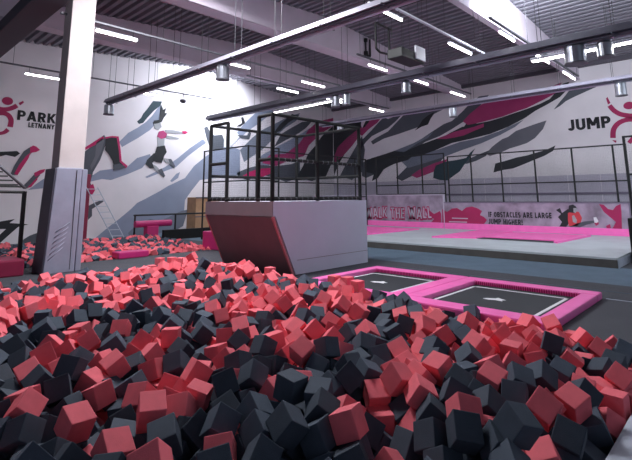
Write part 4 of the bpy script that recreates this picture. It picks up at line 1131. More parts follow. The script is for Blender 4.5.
(1909,2160,-25,193,-254,37,-384,0,452,995),
(3657,3520,154,164,-261,373,-126,0,490,695),
(2375,5012,160,25,-6,414,-279,0,218,708),
(1957,4796,80,33,-204,339,304,0,160,740),
(1967,4443,184,396,-172,-234,-94,0,174,737),
(2583,6654,101,290,273,-54,-297,0,140,650),
(877,3957,257,178,-149,66,-438,0,3,832),
(4999,7752,154,399,-278,77,86,0,315,584),
(3634,9650,79,47,144,440,-183,0,135,586),
(5056,6507,86,493,-41,-31,-69,0,389,609),
(2129,1258,153,436,-82,-190,-132,0,676,996),
(1155,3145,44,177,-331,-24,-329,0,124,962),
(3139,4350,51,10,-457,-76,-189,0,350,708),
(5026,5481,191,25,-133,41,480,0,447,606),
(5391,5470,108,409,87,-115,250,0,477,610),
(2935,2519,103,436,177,49,-162,0,529,805),
(2229,4727,92,443,80,-176,126,0,211,726),
(1937,5262,151,210,-303,241,-237,0,110,709),
(3158,4945,107,88,453,-106,-161,0,310,676),
(2480,4036,69,203,-283,-347,90,0,301,750),
(2961,5810,125,441,-114,43,203,0,227,663),
(4091,9188,57,222,383,108,-205,0,187,588),
(2227,2351,65,1,487,-7,115,0,478,893),
(2435,9415,26,498,34,-25,12,0,25,614),
(4300,7482,12,353,-354,2,-2,0,278,614),
(3877,2260,166,329,23,-365,-90,0,689,735),
(4546,6770,127,452,-16,160,-141,0,334,606),
(3623,8928,40,155,-261,356,176,0,161,598),
(2937,1670,131,435,152,-171,90,0,694,850),
(1095,3509,43,477,-47,-126,65,0,72,897),
(2892,5984,101,127,-399,189,-199,0,207,661),
(3426,8492,80,124,-376,250,-175,0,157,602),
(2660,5238,151,394,-62,-218,-208,0,231,688),
(3353,2011,57,64,442,21,224,0,693,841),
(2249,7739,41,325,281,89,240,0,62,642),
(913,3531,-55,75,-122,-88,471,0,15,994),
(3217,4744,56,345,274,235,-3,0,338,697),
(1887,1722,74,231,-151,-234,-345,0,520,997),
(4952,6771,158,224,367,-217,136,0,360,592),
(2688,2363,150,75,347,-330,-124,0,527,812),
(2375,4832,66,327,18,-317,206,0,217,720),
(4073,8365,41,25,13,403,-294,0,223,602),
(4924,1645,10,63,-434,74,-229,0,870,769),
(2781,6112,15,495,-25,30,60,0,194,676),
(5148,7325,162,218,112,-436,0,0,353,584),
(1232,4249,119,250,-117,-217,-356,0,28,832),
(2130,5081,145,45,435,-121,-209,0,164,700),
(3112,4531,9,397,215,50,-209,0,340,708),
(4311,5880,37,105,-377,-90,298,0,368,634),
(2439,8201,91,97,322,370,-6,0,66,624),
(2393,5813,120,322,-227,303,-55,0,165,672),
(3422,5599,89,25,-184,299,355,0,294,652),
(5163,6347,126,377,280,29,169,0,398,606),
(1990,8237,29,11,377,-249,213,0,11,639),
(4885,6153,45,140,-94,-154,-445,0,393,616),
(1321,2413,131,208,-20,311,331,0,276,995),
(4874,5518,127,144,-254,122,-387,0,441,619),
(4593,6258,11,275,-164,-350,-156,0,371,630),
(4093,8069,-3,295,-301,144,228,0,229,607),
(2243,8241,69,368,-62,-300,143,0,32,633),
(3810,4207,61,360,292,-134,129,0,452,687),
(4487,5363,112,72,-93,-215,-436,0,405,637),
(1928,6295,107,160,306,361,-4,0,63,691),
(3357,2776,119,89,-380,218,-224,0,554,745),
(1909,6996,151,142,-290,-331,-191,0,33,653),
(5071,2617,73,440,230,-40,44,0,721,691),
(4394,9652,-14,285,209,-296,-194,0,198,586),
(3013,1979,82,149,-57,-227,-416,0,623,865),
(1174,3101,190,325,56,364,93,1,120,917),
(2213,1857,224,126,336,-15,-348,1,552,921),
(3491,1031,171,266,118,-40,-405,1,910,875),
(1474,2761,259,69,-74,-410,267,1,237,888),
(3111,1085,241,48,349,-285,-211,1,862,886),
(1198,2630,187,161,334,192,275,1,181,959),
(1009,3473,208,166,-433,121,143,1,44,878),
(2858,1949,262,293,153,370,63,1,626,821),
(2827,1755,230,441,96,116,-180,1,662,849),
(1155,2136,297,133,-442,110,-159,1,241,981),
(1477,3525,136,74,-21,275,-411,1,160,858),
(2729,1403,244,305,29,-291,-267,1,736,879),
(4102,930,15,363,0,0,343,1,976,872),
(1708,2827,169,26,208,-227,393,1,288,878),
(2780,2078,143,357,192,291,-30,1,594,855),
(3231,1848,260,315,-273,214,175,1,693,795),
(3264,1466,265,338,122,-1,-348,1,778,815),
(1716,3824,209,161,182,-333,282,1,182,792),
(2839,1002,88,22,148,-390,-275,1,861,978),
(2811,2837,265,252,80,-417,-79,1,477,763),
(4383,942,104,328,-18,204,-317,1,980,819),
(1881,2907,177,443,36,64,-220,1,318,853),
(2022,3141,234,56,-167,-336,-326,1,311,807),
(1530,3786,137,108,-469,-128,49,1,142,824),
(1646,3250,146,203,-142,434,11,1,215,855),
(1608,2246,147,267,326,13,269,1,351,961),
(2677,1977,36,156,-317,-156,-317,1,608,906),
(3853,936,-46,58,-187,136,440,1,969,915),
(1952,3661,146,466,-119,36,134,1,242,802),
(3942,1878,258,53,220,323,-308,1,757,744),
(1349,4319,260,54,-90,100,479,1,70,769),
(1761,4486,238,461,-152,-104,-61,1,141,740),
(4235,1706,171,365,-341,-22,-1,1,809,756),
(1198,4094,213,340,-246,135,236,1,40,802),
(4101,2467,259,376,0,219,246,1,673,706),
(2372,4135,226,129,-152,314,-334,1,269,730),
(3323,3200,254,390,-185,-15,252,1,497,717),
(3436,2318,224,402,-13,-179,237,1,630,754),
(2082,3947,166,188,155,-271,342,1,242,764),
(2128,4666,236,440,-155,50,-174,1,192,711),
(2300,1637,20,252,105,414,66,1,615,988),
(5379,1431,79,411,-83,-175,-209,1,921,734),
(5244,1280,44,31,359,-265,-223,1,947,755),
(4483,1315,118,114,303,199,325,1,906,778),
(2918,3789,257,411,-229,21,-168,1,382,706),
(4044,2256,224,54,263,-397,144,1,705,727),
(3040,1899,233,455,88,178,-62,1,666,806),
(4097,3265,269,370,23,127,-310,1,568,678),
(2170,4310,190,104,161,214,-409,1,225,738),
(4555,2260,243,161,26,451,-142,1,742,696),
(2739,1735,52,179,154,-181,-402,1,646,912),
(5573,1781,115,146,164,-54,-446,1,873,702),
(1590,4495,194,288,35,-293,283,1,105,756),
(3622,2791,251,454,154,113,-85,1,581,713),
(1812,6455,190,16,-305,-104,-382,1,45,676),
(2264,2542,192,324,82,350,126,1,426,843),
(1937,3347,105,315,329,206,-7,1,265,828),
(4559,1919,174,187,445,-109,76,1,793,727),
(2423,3320,176,454,158,122,64,1,351,777),
(4293,3688,249,80,-362,-236,239,1,541,661),
(2927,3313,223,173,-286,-249,-277,1,440,736),
(5503,2005,105,98,-186,45,452,1,835,697),
(2558,3666,130,43,408,-283,41,1,339,760),
(3227,4547,170,118,224,-412,128,1,351,688),
(2802,3886,180,368,109,-269,176,1,354,728),
(4046,1629,121,32,302,305,254,1,812,781),
(3869,4230,247,32,118,240,-421,1,449,661),
(3301,3396,230,52,-442,-7,227,1,467,707),
(4364,2480,263,290,391,-107,43,1,693,689),
(1713,4036,171,201,-366,33,-273,1,157,779),
(1519,4683,214,224,-44,398,198,1,82,741),
(4269,1062,15,100,-64,-382,299,1,953,832),
(4257,1517,123,188,-186,-217,365,1,845,775),
(3584,1614,217,333,-120,-350,44,1,778,785),
(2365,1999,178,151,-105,411,217,1,552,872),
(1063,3703,171,409,-29,-71,-277,1,36,853),
(2879,5452,228,201,438,133,14,1,242,658),
(3910,4462,266,317,214,-8,-322,1,430,647),
(1890,5043,197,126,-200,-316,307,1,129,710),
(3284,4799,211,0,290,-287,-289,1,336,665),
(3857,3470,176,296,-8,-206,346,1,522,693),
(4298,3981,262,410,-125,187,-176,1,512,648),
(2858,3057,176,192,-340,283,131,1,452,767),
(3018,7563,148,295,120,221,-316,1,151,624),
(1606,6501,260,224,-281,-344,52,1,14,659),
(3174,2737,185,109,-41,-477,93,1,546,757),
(3423,4489,214,174,167,-179,400,1,378,669),
(4323,2873,248,35,-435,221,-103,1,633,679),
(2392,6619,153,35,-237,218,-381,1,119,654),
(3325,2978,215,10,290,-361,188,1,529,725),
(3185,3262,178,49,179,360,-293,1,467,728),
(3683,2245,183,164,26,471,8,1,660,751),
(5143,1605,82,346,12,235,273,1,889,732),
(1943,6586,207,74,-402,273,-89,1,65,659),
(4396,1734,170,87,-370,-101,308,1,822,740),
(2137,6231,140,5,350,325,-149,1,101,674),
(1943,3158,102,365,-264,-165,-141,1,286,838),
(4180,4435,267,136,-373,268,142,1,461,639),
(2045,4254,105,365,247,10,-236,1,207,761),
(4436,1588,116,282,183,4,370,1,846,759),
(5674,4541,182,0,500,-14,0,1,566,619),
(4604,2130,143,82,173,254,-385,1,767,718),
(4635,1606,159,448,-220,3,31,1,851,738),
(5072,6390,271,228,28,-427,-122,1,394,590),
(3323,2185,169,61,37,479,123,1,642,774),
(3787,4539,184,337,-81,247,-262,1,411,660),
(2442,4456,158,227,-137,252,341,1,248,721),
(3298,5699,174,25,440,-227,-62,1,275,650),
(2560,5920,155,393,-146,234,139,1,178,664),
(4102,6015,124,406,100,176,-210,1,336,633),
(5279,4400,162,246,74,120,412,1,551,630),
(2920,6254,112,26,83,15,-492,1,197,657),
(3945,2440,146,375,26,-160,288,1,659,732),
(3604,5666,192,32,-322,341,-171,1,313,639),
(1611,6355,168,138,229,-381,182,1,23,680),
(3105,7332,85,212,239,57,381,1,168,635),
(4506,8253,232,375,127,-225,-207,1,258,580),
(2099,6694,171,321,-367,-3,109,1,84,661),
(2603,7526,104,240,-358,-69,244,1,107,637),
(1415,4234,148,169,-366,230,186,1,82,795),
(4756,5480,278,133,-334,335,95,1,429,603),
(1743,4969,165,167,141,327,309,1,111,726),
(3225,7144,118,54,-243,360,242,1,191,628),
(4673,8130,230,256,-88,414,-70,1,277,579),
(3496,5951,196,224,8,402,-197,1,284,633),
(3782,8247,143,17,340,-148,-335,1,198,602),
(4894,4900,181,224,-106,-218,376,1,480,626),
(3979,1101,86,295,361,-125,129,1,923,823),
(1520,6165,149,181,423,194,-29,1,17,697),
(4280,2645,240,418,-78,239,109,1,659,689),
(3045,3819,134,119,290,-228,-316,1,401,725),
(5262,2057,43,191,-50,-65,-455,1,819,716),
(5006,6076,185,420,-99,78,240,1,408,606),
(5386,2181,67,184,96,-170,-422,1,804,699),
(2472,7762,105,273,-253,-334,-1,1,83,633),
(4374,1998,119,127,-170,50,450,1,778,745),
(4984,1765,124,276,-45,213,356,1,838,718),
(3963,3335,158,424,-252,-48,67,1,545,695),
(5199,4160,97,366,264,214,-10,1,566,646),
(1404,6117,261,430,-167,-93,-169,1,6,683),
(3263,6187,223,206,436,-130,-22,1,247,630),
(2828,6428,140,153,311,-70,-354,1,183,646),
(5552,1216,17,65,-7,-179,-462,1,968,741),
(5441,4238,119,154,-134,89,-448,1,579,639),
(2266,8107,161,32,-107,-117,-473,1,44,625),
(4798,7832,166,175,387,263,-22,1,299,588),
(2393,7291,72,229,-53,107,428,1,95,651),
(4135,4223,191,359,217,141,232,1,475,656),
(2873,7872,238,272,-278,-113,-294,1,125,605),
(5144,2189,59,235,-340,-69,273,1,788,707),
(2832,8113,221,155,335,91,324,1,110,605),
(1594,3623,-102,177,-182,-245,354,1,162,903),
(4076,4688,267,291,-165,-147,-342,1,427,631),
(4509,4002,245,119,57,336,-346,1,529,639),
(3514,4287,171,347,358,-10,-31,1,400,678),
(3709,3315,154,235,-66,-288,328,1,525,708),
(4920,7123,241,93,395,291,-17,1,343,585),
(5730,5057,196,360,0,0,-347,1,528,605),
(1918,6820,196,141,-370,-288,-103,1,45,650),
(3027,2105,202,378,43,-164,280,1,615,790),
(4856,1316,12,260,-239,-261,-239,1,926,771),
(4386,5157,209,58,-68,-227,-437,1,415,628),
(3002,6466,159,216,-314,207,248,1,203,639),
(2927,9677,67,459,188,-18,58,1,69,601),
(5808,4849,187,23,353,-23,353,1,550,608),
(1813,7156,207,68,68,457,-178,1,20,643),
(3934,8133,100,136,90,473,-1,1,215,605),
(5309,8570,316,321,265,-264,-85,1,304,558),
(3875,5198,143,267,-203,194,316,1,367,647),
(1777,3062,126,127,-424,-87,-215,1,269,849),
(3712,4257,168,366,-152,-117,281,1,428,670),
(3182,8192,149,329,243,-286,25,1,145,607),
(5035,6643,252,218,-53,124,-429,1,378,589),
(1393,6024,137,183,421,189,-55,1,6,711),
(4503,3264,236,400,-14,-124,-273,1,601,660),
(3880,3950,199,227,9,-289,338,1,471,672),
(3339,7683,110,178,-245,-385,-99,1,181,617),
(2593,8135,184,215,-254,-296,228,1,81,614),
(4792,1700,132,4,-370,283,182,1,840,729),
(5771,6661,168,2,2,-354,-354,1,426,586),
(3711,2005,151,321,-218,-72,307,1,716,770),
(3381,5365,164,464,61,43,-170,1,307,651),
(4391,1202,-4,42,281,316,-264,1,920,809),
(3603,4745,199,44,343,-286,220,1,379,654),
(3430,3624,171,13,409,260,122,1,453,701),
(5484,4741,167,422,166,131,-164,1,536,615),
(4100,5183,128,44,74,-103,-482,1,393,644),
(4170,3895,159,148,-421,203,-96,1,511,667),
(3221,3611,136,95,-203,-393,-212,1,444,716),
(2470,2515,177,29,80,205,448,1,485,810),
(1173,2961,-14,213,162,-78,415,1,140,975),
(3455,3834,136,2,-290,110,393,1,438,701),
(4089,7882,35,32,-34,-112,-485,1,239,611),
(5550,1576,14,349,21,357,-21,1,900,724),
(2612,3339,139,76,398,214,201,1,387,756),
(4581,7776,82,114,-90,-24,-478,1,286,600),
(2836,4115,37,69,-263,44,418,1,335,743),
(3153,9672,46,212,291,-308,-160,1,92,600),
(4841,6544,181,19,-149,-185,439,1,367,597),
(2141,3292,165,22,-184,-465,-7,1,328,789),
(3306,4344,175,353,141,-299,128,1,376,682),
(5358,9983,106,419,0,0,-273,1,252,566),
(4657,4907,186,136,152,-47,-454,1,462,625),
(4647,6560,143,113,43,132,467,1,350,605),
(5157,6945,248,5,46,-33,-497,1,367,581),
(4467,8709,74,456,-61,-186,62,1,237,589),
(4043,2145,86,253,-344,257,39,1,720,752),
(2796,1265,139,371,-50,-297,-146,1,772,908),
(4398,3849,183,47,432,32,-245,1,523,663),
(2320,4254,82,429,50,-237,-83,1,253,747),
(4951,5327,208,257,-271,-162,291,1,455,610),
(3204,2023,189,78,-46,-487,-69,1,649,784),
(4584,936,-130,9,-19,-234,-441,1,998,866),
(5293,6693,286,402,62,-201,-210,1,393,574),
(2535,6114,164,4,3,-354,-353,1,162,656),
(1791,4711,184,422,220,-152,12,1,125,728),
(2151,5340,98,85,-398,176,-231,1,150,702),
(5598,9872,106,31,31,-352,-352,1,271,564),
(4905,4365,204,70,421,-215,-149,1,526,627),
(4768,6781,155,124,333,338,-97,1,347,598),
(1442,3493,-75,177,437,-43,161,1,159,917),
(3619,9304,61,6,269,403,126,1,145,594),
(5305,3042,56,389,-274,134,-73,1,684,673),
(5545,2475,-28,96,-379,280,139,1,774,699),
(3765,6408,154,207,450,-41,-58,1,284,620),
(4276,7981,79,66,-102,391,287,1,252,600),
(4772,6305,131,33,2,-186,463,1,376,608),
(3368,1159,142,415,-202,-67,-181,1,881,871),
(2982,5030,165,58,449,-154,-145,1,281,673),
(2479,9213,38,27,244,196,-389,1,35,617),
(1962,3524,23,349,-17,-18,-357,1,246,834),
(2380,7580,49,131,-74,161,-449,1,78,644),
(3783,1243,94,201,-161,-421,80,1,887,834),
(4142,5012,106,66,237,-29,-434,1,404,648),
(3385,7069,85,89,318,-352,-130,1,212,629),
(4387,9021,46,128,-131,172,432,1,217,590),
(4118,1902,130,387,-249,-162,-110,1,780,763),
(2722,8817,81,38,186,83,-455,1,69,614),
(1904,6445,22,181,-178,343,261,1,48,704),
(5082,4282,83,232,-365,231,-97,1,551,646),
(4210,5453,91,191,-224,396,-78,1,383,638),
(2176,2879,184,151,470,15,-78,1,375,809),
(3759,7499,13,354,348,-42,-42,1,227,624),
(5044,8123,202,406,-236,-90,-147,1,302,572),
(5186,4997,120,19,-257,-305,301,1,496,622),
(5365,5655,153,354,-237,-35,-260,1,463,603),
(3940,6430,29,74,277,-291,-289,1,298,635),
(2140,8967,12,352,0,1,355,1,10,630),
(4954,7302,202,90,400,-251,-137,1,331,585),
(1990,5625,175,427,54,185,-175,1,103,693),
(4412,6820,20,336,-311,67,189,1,317,621),
(4769,7047,114,94,176,-224,400,1,334,598),
(5400,8976,163,148,310,-356,74,1,290,566),
(3510,2100,133,335,303,67,-203,1,665,776),
(4371,8241,66,199,-360,274,74,1,245,596),
(5580,6312,137,26,315,-353,-160,1,438,595),
(5330,4626,114,40,-83,-152,-467,1,537,627),
(5248,1525,3,289,-42,301,272,1,905,744),
(3179,4157,189,194,2,422,186,1,376,686),
(3564,4912,127,135,-147,-374,-264,1,362,661),
(5428,6664,173,420,-23,-103,250,1,407,587),
(5305,8728,119,38,473,-23,-156,1,292,575),
(5712,7371,223,200,-31,-157,-429,1,383,570),
(3773,8188,-32,366,273,-31,201,1,202,616),
(2759,4382,102,322,-66,70,370,1,302,720),
(3332,5909,120,229,314,-314,-12,1,263,647),
(4472,6495,60,387,-27,143,281,1,346,621),
(4489,3427,170,15,-163,348,320,1,582,663),
(2094,6376,90,99,-332,-271,238,1,87,678),
(3185,6674,87,333,-198,-60,311,1,216,643),
(2074,8065,48,184,334,-317,67,1,33,643),
(5231,7113,240,399,10,-297,47,1,360,578),
(3829,4851,110,124,472,60,-89,1,395,660),
(4495,9502,15,182,-388,129,224,1,209,585),
(5224,7506,208,28,33,-394,305,1,346,575),
(2951,7457,11,8,-492,91,-5,1,147,640),
(5350,1885,22,297,-343,-187,96,1,854,717),
(4471,7485,13,222,241,260,274,1,288,611),
(3184,7607,70,152,386,-263,95,1,170,622),
(4690,9426,14,121,-313,-153,-337,1,226,585),
(3926,9454,12,78,76,-345,-346,1,167,594),
(5680,9637,106,192,192,297,297,1,283,564),
(3067,5627,130,32,-257,-196,380,1,264,661),
(4671,5962,41,307,387,43,68,1,384,627),
(5009,4004,39,148,418,-87,-214,1,569,656),
(3437,4643,152,128,322,-57,-356,1,363,675),
(1747,4291,93,227,171,409,36,1,152,765),
(2306,6295,99,258,-415,99,38,1,121,667),
(5005,9666,12,245,-245,-255,255,1,241,578),
(4725,8063,66,422,267,8,27,1,283,591),
(4991,1961,28,444,128,157,109,1,820,726),
(5007,7958,147,352,-265,-158,-175,1,307,581),
(4732,7399,-35,268,-364,212,23,1,315,612),
(5431,5851,143,205,433,-99,-105,1,452,597),
(1317,5798,127,440,157,-175,-26,1,3,725),
(3801,5696,25,94,-337,170,-314,1,326,651),
(4793,2204,97,432,-110,116,195,1,773,709),
(1836,6624,-33,138,-323,172,-311,1,43,698),
(3816,1768,126,293,200,326,133,1,770,774),
(4941,3770,77,337,1,268,-254,1,584,657),
)

# cubes lying underneath
BURIED = (
(2672,1777,-82,36,186,-437,-153,1,644,989),
(1775,5885,24,153,369,-76,-291,0,61,732),
(3509,1066,-113,162,-421,158,147,1,906,976),
(3359,1046,29,240,256,-80,-347,1,889,905),
(3033,1135,-2,435,-62,214,-104,1,831,982),
(4452,1828,13,174,-311,-176,-303,1,790,768),
(2875,1854,-101,11,-305,-390,-70,0,655,959),
(4936,1505,-60,278,171,-71,-372,0,892,793),
(2962,2039,-75,273,387,155,-39,1,627,922),
(2248,2338,-114,343,-343,-86,86,0,479,996),
(2894,2156,26,313,23,-93,378,0,601,873),
(2390,2198,-79,427,-93,-243,2,0,525,979),
(2070,2836,17,288,250,95,-309,0,358,906),
(2781,2496,1,407,-237,73,-150,0,525,871),
(2725,2735,26,56,198,-267,369,1,481,849),
(747,3249,16,121,128,-458,-94,1,-33,1038),
(2735,2926,24,27,355,1,-351,0,456,834),
(1194,3458,-81,203,326,-303,-104,0,87,978),
(1020,3379,-125,478,63,36,127,0,42,1032),
(1058,3600,-157,342,334,-25,144,0,36,1008),
(1708,3800,-136,0,-480,138,0,1,161,892),
(1130,4852,156,399,92,235,164,0,9,787),
(387,5015,-140,200,291,200,-292,0,-216,924),
(3639,4641,83,422,-101,209,-135,1,388,690),
(380,5652,123,335,-166,-173,283,1,-216,797),
(582,5861,39,54,-192,-393,237,0,-171,793),
(1270,6102,-27,3,-328,-316,208,0,-35,757),
(4315,6108,20,73,-120,-459,140,0,350,645),
(1310,6368,-138,248,257,-260,234,1,-39,768),
(1802,6271,-81,76,129,414,-236,1,47,714),
(4501,6079,-29,9,-418,-235,140,1,373,637),
(1211,7343,38,273,417,-24,30,1,-80,700),
(5512,7260,166,436,65,59,-229,1,381,577),
(2741,7612,23,77,159,373,283,0,119,640),
(3976,7568,4,141,-60,-283,383,1,241,618),
(4890,7885,-147,300,97,353,-162,1,302,626),
(4928,7642,-45,395,-258,-111,122,1,311,610),
(3622,8079,-59,373,227,154,-188,1,189,635),
(6086,8432,30,230,-346,200,-194,1,359,582),
(3715,8522,9,188,198,-413,69,1,180,617),
(3431,9002,4,290,-354,192,-60,1,138,615),
(3687,8727,-22,349,91,277,208,1,170,618),
(3961,8589,14,57,-361,217,-263,1,206,601),
(4134,8727,12,325,-139,325,139,1,208,597),
(4164,8905,12,346,73,346,-74,1,209,595),
(5227,8578,2,87,-212,229,381,1,294,582),
(1398,8805,13,251,-334,77,263,0,-84,659),
(5298,9646,-15,100,319,-88,-361,1,260,584),
(4101,1158,-42,358,49,-277,-206,1,919,876),
(4651,1120,-281,163,-336,-109,-314,1,960,900),
(5574,1159,-292,250,-250,-250,250,1,989,829),
(3345,1348,73,463,-91,-135,95,0,816,897),
(2668,1594,0,268,7,160,-390,0,684,982),
(3140,1385,50,433,192,-159,16,1,788,925),
(5127,1268,-128,100,233,335,-272,1,947,812),
(2397,1998,-92,191,-64,453,63,0,556,1003),
(3969,1837,35,433,158,-194,5,0,767,812),
(1819,1953,28,219,107,-436,-12,0,447,998),
(5292,2507,-1,135,-452,-159,-47,1,762,702),
(5549,2274,12,345,-345,-76,76,1,790,695),
(2623,2187,22,410,251,79,-112,0,578,884),
(5109,2479,-10,14,55,-149,-474,0,747,727),
(3566,2262,88,101,133,346,-320,1,657,772),
(3724,2696,65,223,-38,309,-322,0,606,770),
(4582,2463,166,139,210,349,256,1,712,713),
(3470,2474,91,77,-134,-222,421,1,612,792),
(2899,3034,6,432,-115,-103,-200,1,467,793),
(4212,2358,157,365,-274,88,-185,1,693,712),
(4357,2731,70,110,233,409,128,1,651,723),
(1913,2729,70,151,462,-27,116,0,329,897),
(2800,3189,71,475,-143,-17,64,0,431,798),
(3084,3342,94,106,-153,-11,464,1,454,742),
(3001,3197,58,17,-163,-226,-415,0,465,791),
(3550,2840,89,267,-71,232,347,0,568,766),
(3871,3093,163,48,-397,24,-299,1,556,697),
(4358,3321,65,157,-29,452,143,1,586,711),
(2904,2873,106,364,232,77,-240,1,469,795),
(3213,3740,55,150,67,-223,416,0,423,748),
(4189,3181,69,497,53,-12,8,0,589,701),
(2327,3335,33,253,18,356,243,0,343,803),
(2425,3524,-26,204,187,-69,-411,1,338,800),
(2639,3149,72,31,301,397,38,0,413,812),
(2912,3566,29,239,-299,-216,-239,0,403,780),
(3839,3228,40,397,42,-254,-162,0,549,744),
(4085,3007,104,397,274,-106,77,0,596,703),
(4949,3112,58,313,-75,174,-340,1,656,697),
(619,4271,-123,322,89,-356,-106,1,-129,971),
(1775,3276,10,34,408,-257,-128,1,245,897),
(3073,3695,-48,368,-238,50,-235,0,410,783),
(1941,3926,-46,109,-147,212,414,0,214,845),
(2325,4097,2,270,-78,195,-364,0,263,767),
(4502,3789,61,409,79,-96,-259,1,548,691),
(76,4213,15,250,250,250,250,1,-315,1002),
(1788,4027,-133,204,-440,-117,34,1,157,895),
(1902,4274,31,104,-162,-350,-301,0,179,803),
(2618,4778,44,195,372,-263,65,1,254,734),
(2742,3960,6,495,-50,19,-42,1,340,775),
(2889,3757,47,88,381,-115,-290,1,394,753),
(3814,4002,48,99,-162,136,442,1,463,712),
(4305,3926,20,167,-223,-414,31,1,517,702),
(788,4337,-139,0,-3,500,0,1,-81,949),
(4485,3962,58,483,-3,-124,29,1,529,687),
(279,4767,131,295,69,-194,-348,0,-237,869),
(777,4147,-47,129,-107,-457,-113,0,-74,939),
(940,4456,159,377,-117,12,-306,0,-38,826),
(3667,3839,105,113,-266,368,176,1,459,690),
(4582,4474,36,183,209,248,334,0,491,673),
(112,4539,-10,46,-341,67,-356,0,-300,963),
(257,4649,-141,184,313,342,35,0,-254,979),
(1387,5050,12,234,234,-266,-265,0,31,795),
(1546,5014,75,63,389,-144,-273,0,58,753),
(2998,4704,19,20,332,111,-357,1,301,711),
(417,5484,61,475,108,-107,43,0,-206,822),
(112,4952,10,298,169,-343,124,1,-297,910),
(692,4696,12,101,-98,-338,340,0,-117,875),
(512,5667,44,240,29,437,1,1,-185,808),
(4298,5243,64,18,88,428,-242,0,406,641),
(4512,5836,22,352,-243,-7,259,1,384,631),
(5165,5486,101,206,-107,-430,-108,1,459,627),
(4790,5194,95,255,22,337,-266,1,443,628),
(307,5310,34,328,164,336,53,1,-236,852),
(899,5420,16,329,-129,292,200,1,-88,804),
(2212,4998,40,342,1,-209,-298,0,179,745),
(2164,5934,103,213,70,-138,-425,0,120,698),
(798,6138,-38,301,-254,-300,-69,0,-130,783),
(978,6315,33,291,30,404,-26,1,-96,749),
(1424,5908,-2,74,172,-130,445,1,7,726),
(4145,5922,-7,102,61,455,-170,0,346,658),
(4913,6346,-56,348,36,190,-303,1,375,634),
(348,6171,155,92,-377,-198,-245,1,-228,760),
(1147,6259,-91,72,-336,234,278,0,-65,771),
(1940,5947,3,354,-322,-126,72,0,84,727),
(4708,5561,118,44,-305,-347,-186,1,411,623),
(5113,6024,34,143,26,-188,-440,1,419,628),
(1276,6517,-55,114,-341,-342,62,1,-48,745),
(1865,6090,13,109,116,-336,-335,1,50,713),
(3425,6445,0,210,89,148,419,1,256,651),
(2305,6486,64,420,241,110,55,1,115,666),
(3127,6081,164,401,-33,-220,200,0,245,641),
(3912,6198,13,137,-40,11,479,0,308,654),
(4886,6455,63,345,-159,301,-123,0,376,621),
(2711,6726,12,266,-109,-309,268,0,152,674),
(3350,7568,-49,334,277,-242,54,1,184,648),
(1265,7464,181,164,471,8,-33,1,-72,668),
(2661,6986,29,170,455,21,116,0,133,650),
(5192,7173,84,289,-84,395,61,0,357,592),
(509,6210,269,161,-258,328,224,0,-188,722),
(1438,7432,131,61,-19,-475,-142,0,-45,672),
(1872,7331,107,463,79,152,-81,1,21,666),
(2531,7444,-8,235,65,-364,-241,1,105,653),
(3172,7455,2,186,-411,-82,200,1,171,647),
(4400,7015,13,350,51,350,-53,1,310,617),
(4794,7740,22,14,-210,406,-202,0,305,601),
(5410,7661,167,260,410,94,-76,1,348,571),
(4497,7949,8,21,-95,-490,-24,0,270,612),
(5832,7950,101,183,-318,-180,288,1,371,571),
(3014,8046,70,37,195,-183,421,1,136,614),
(3659,7897,-50,126,14,-451,176,1,201,621),
(1664,8504,18,43,280,-187,-367,0,-41,658),
(4871,8366,1,216,99,314,309,0,280,602),
(2147,8388,-5,292,-99,138,-368,1,22,653),
(5187,8235,124,321,307,37,-227,1,312,576),
(5859,8805,-12,456,202,30,-29,1,329,586),
(2036,8614,16,248,-8,-13,-434,0,10,636),
(3829,8912,1,2,417,234,146,1,177,598),
(4944,8514,86,96,406,172,-215,1,286,585),
(2420,9001,-52,172,-197,-416,91,0,35,625),
(2975,9141,14,82,339,74,-351,0,100,611),
(1162,9232,-30,366,-197,232,-153,0,-124,662),
(1538,8674,23,297,268,-239,-181,1,-62,657),
(1809,9407,-48,452,-167,128,35,1,-44,646),
(1126,9371,37,421,-210,-145,-88,1,-130,650),
(5197,9280,-25,152,-414,66,-226,1,267,590),
(4802,9554,0,257,386,103,156,1,231,580),
(2415,9635,-52,290,-282,113,-271,0,19,631),
(2062,9229,90,394,-220,-215,-4,1,2,621),
(3849,9646,-17,145,-270,-311,-243,1,156,592),
(4729,1136,-121,10,-443,-219,74,1,957,847),
(3685,1546,79,223,100,-233,368,0,801,843),
(4183,1741,17,23,-275,417,6,0,801,808),
(4341,1653,-44,253,214,45,-372,0,830,820),
(4197,1277,43,342,-301,-193,70,0,895,832),
(2846,1325,-26,275,150,389,-14,0,774,1003),
(2758,1120,23,168,202,415,91,1,829,980),
(3825,1100,32,163,77,437,-163,1,914,884),
(3919,1981,78,230,356,256,-72,0,736,795),
(4551,1644,-18,180,-9,-185,-428,0,844,799),
(5106,1082,-122,167,328,-280,-189,1,997,802),
(3531,1902,138,443,74,172,-136,1,717,787),
(4933,1142,1,173,-328,214,-258,1,962,799),
(5115,1549,-131,97,-300,-104,374,0,894,797),
(3006,1251,117,234,-416,-106,-102,0,808,932),
(3605,1190,49,318,-175,-21,343,1,875,854),
(4749,1997,100,271,-390,149,52,1,782,719),
(2453,2135,80,34,-140,-45,-477,1,537,913),
(3677,1400,132,329,37,-218,-304,0,831,839),
(4287,1873,0,256,197,-330,193,1,786,770),
(4318,2196,141,114,315,-269,-255,0,732,743),
(5418,1711,13,124,-128,328,-333,1,868,721),
(5359,2393,-83,203,207,-407,-28,1,775,735),
(3782,2499,88,3,-322,280,261,1,640,771),
(4657,2320,98,431,90,-188,143,0,739,731),
(1597,1885,126,184,-222,19,-408,0,407,999),
(2149,2064,-104,44,437,171,167,0,480,998),
(2353,2747,133,364,289,60,-174,1,426,817),
(3953,2669,122,389,-227,-197,-90,1,645,730),
(4616,2856,201,177,-97,-385,-247,1,670,672),
(5153,2927,17,256,-325,-216,180,1,693,704),
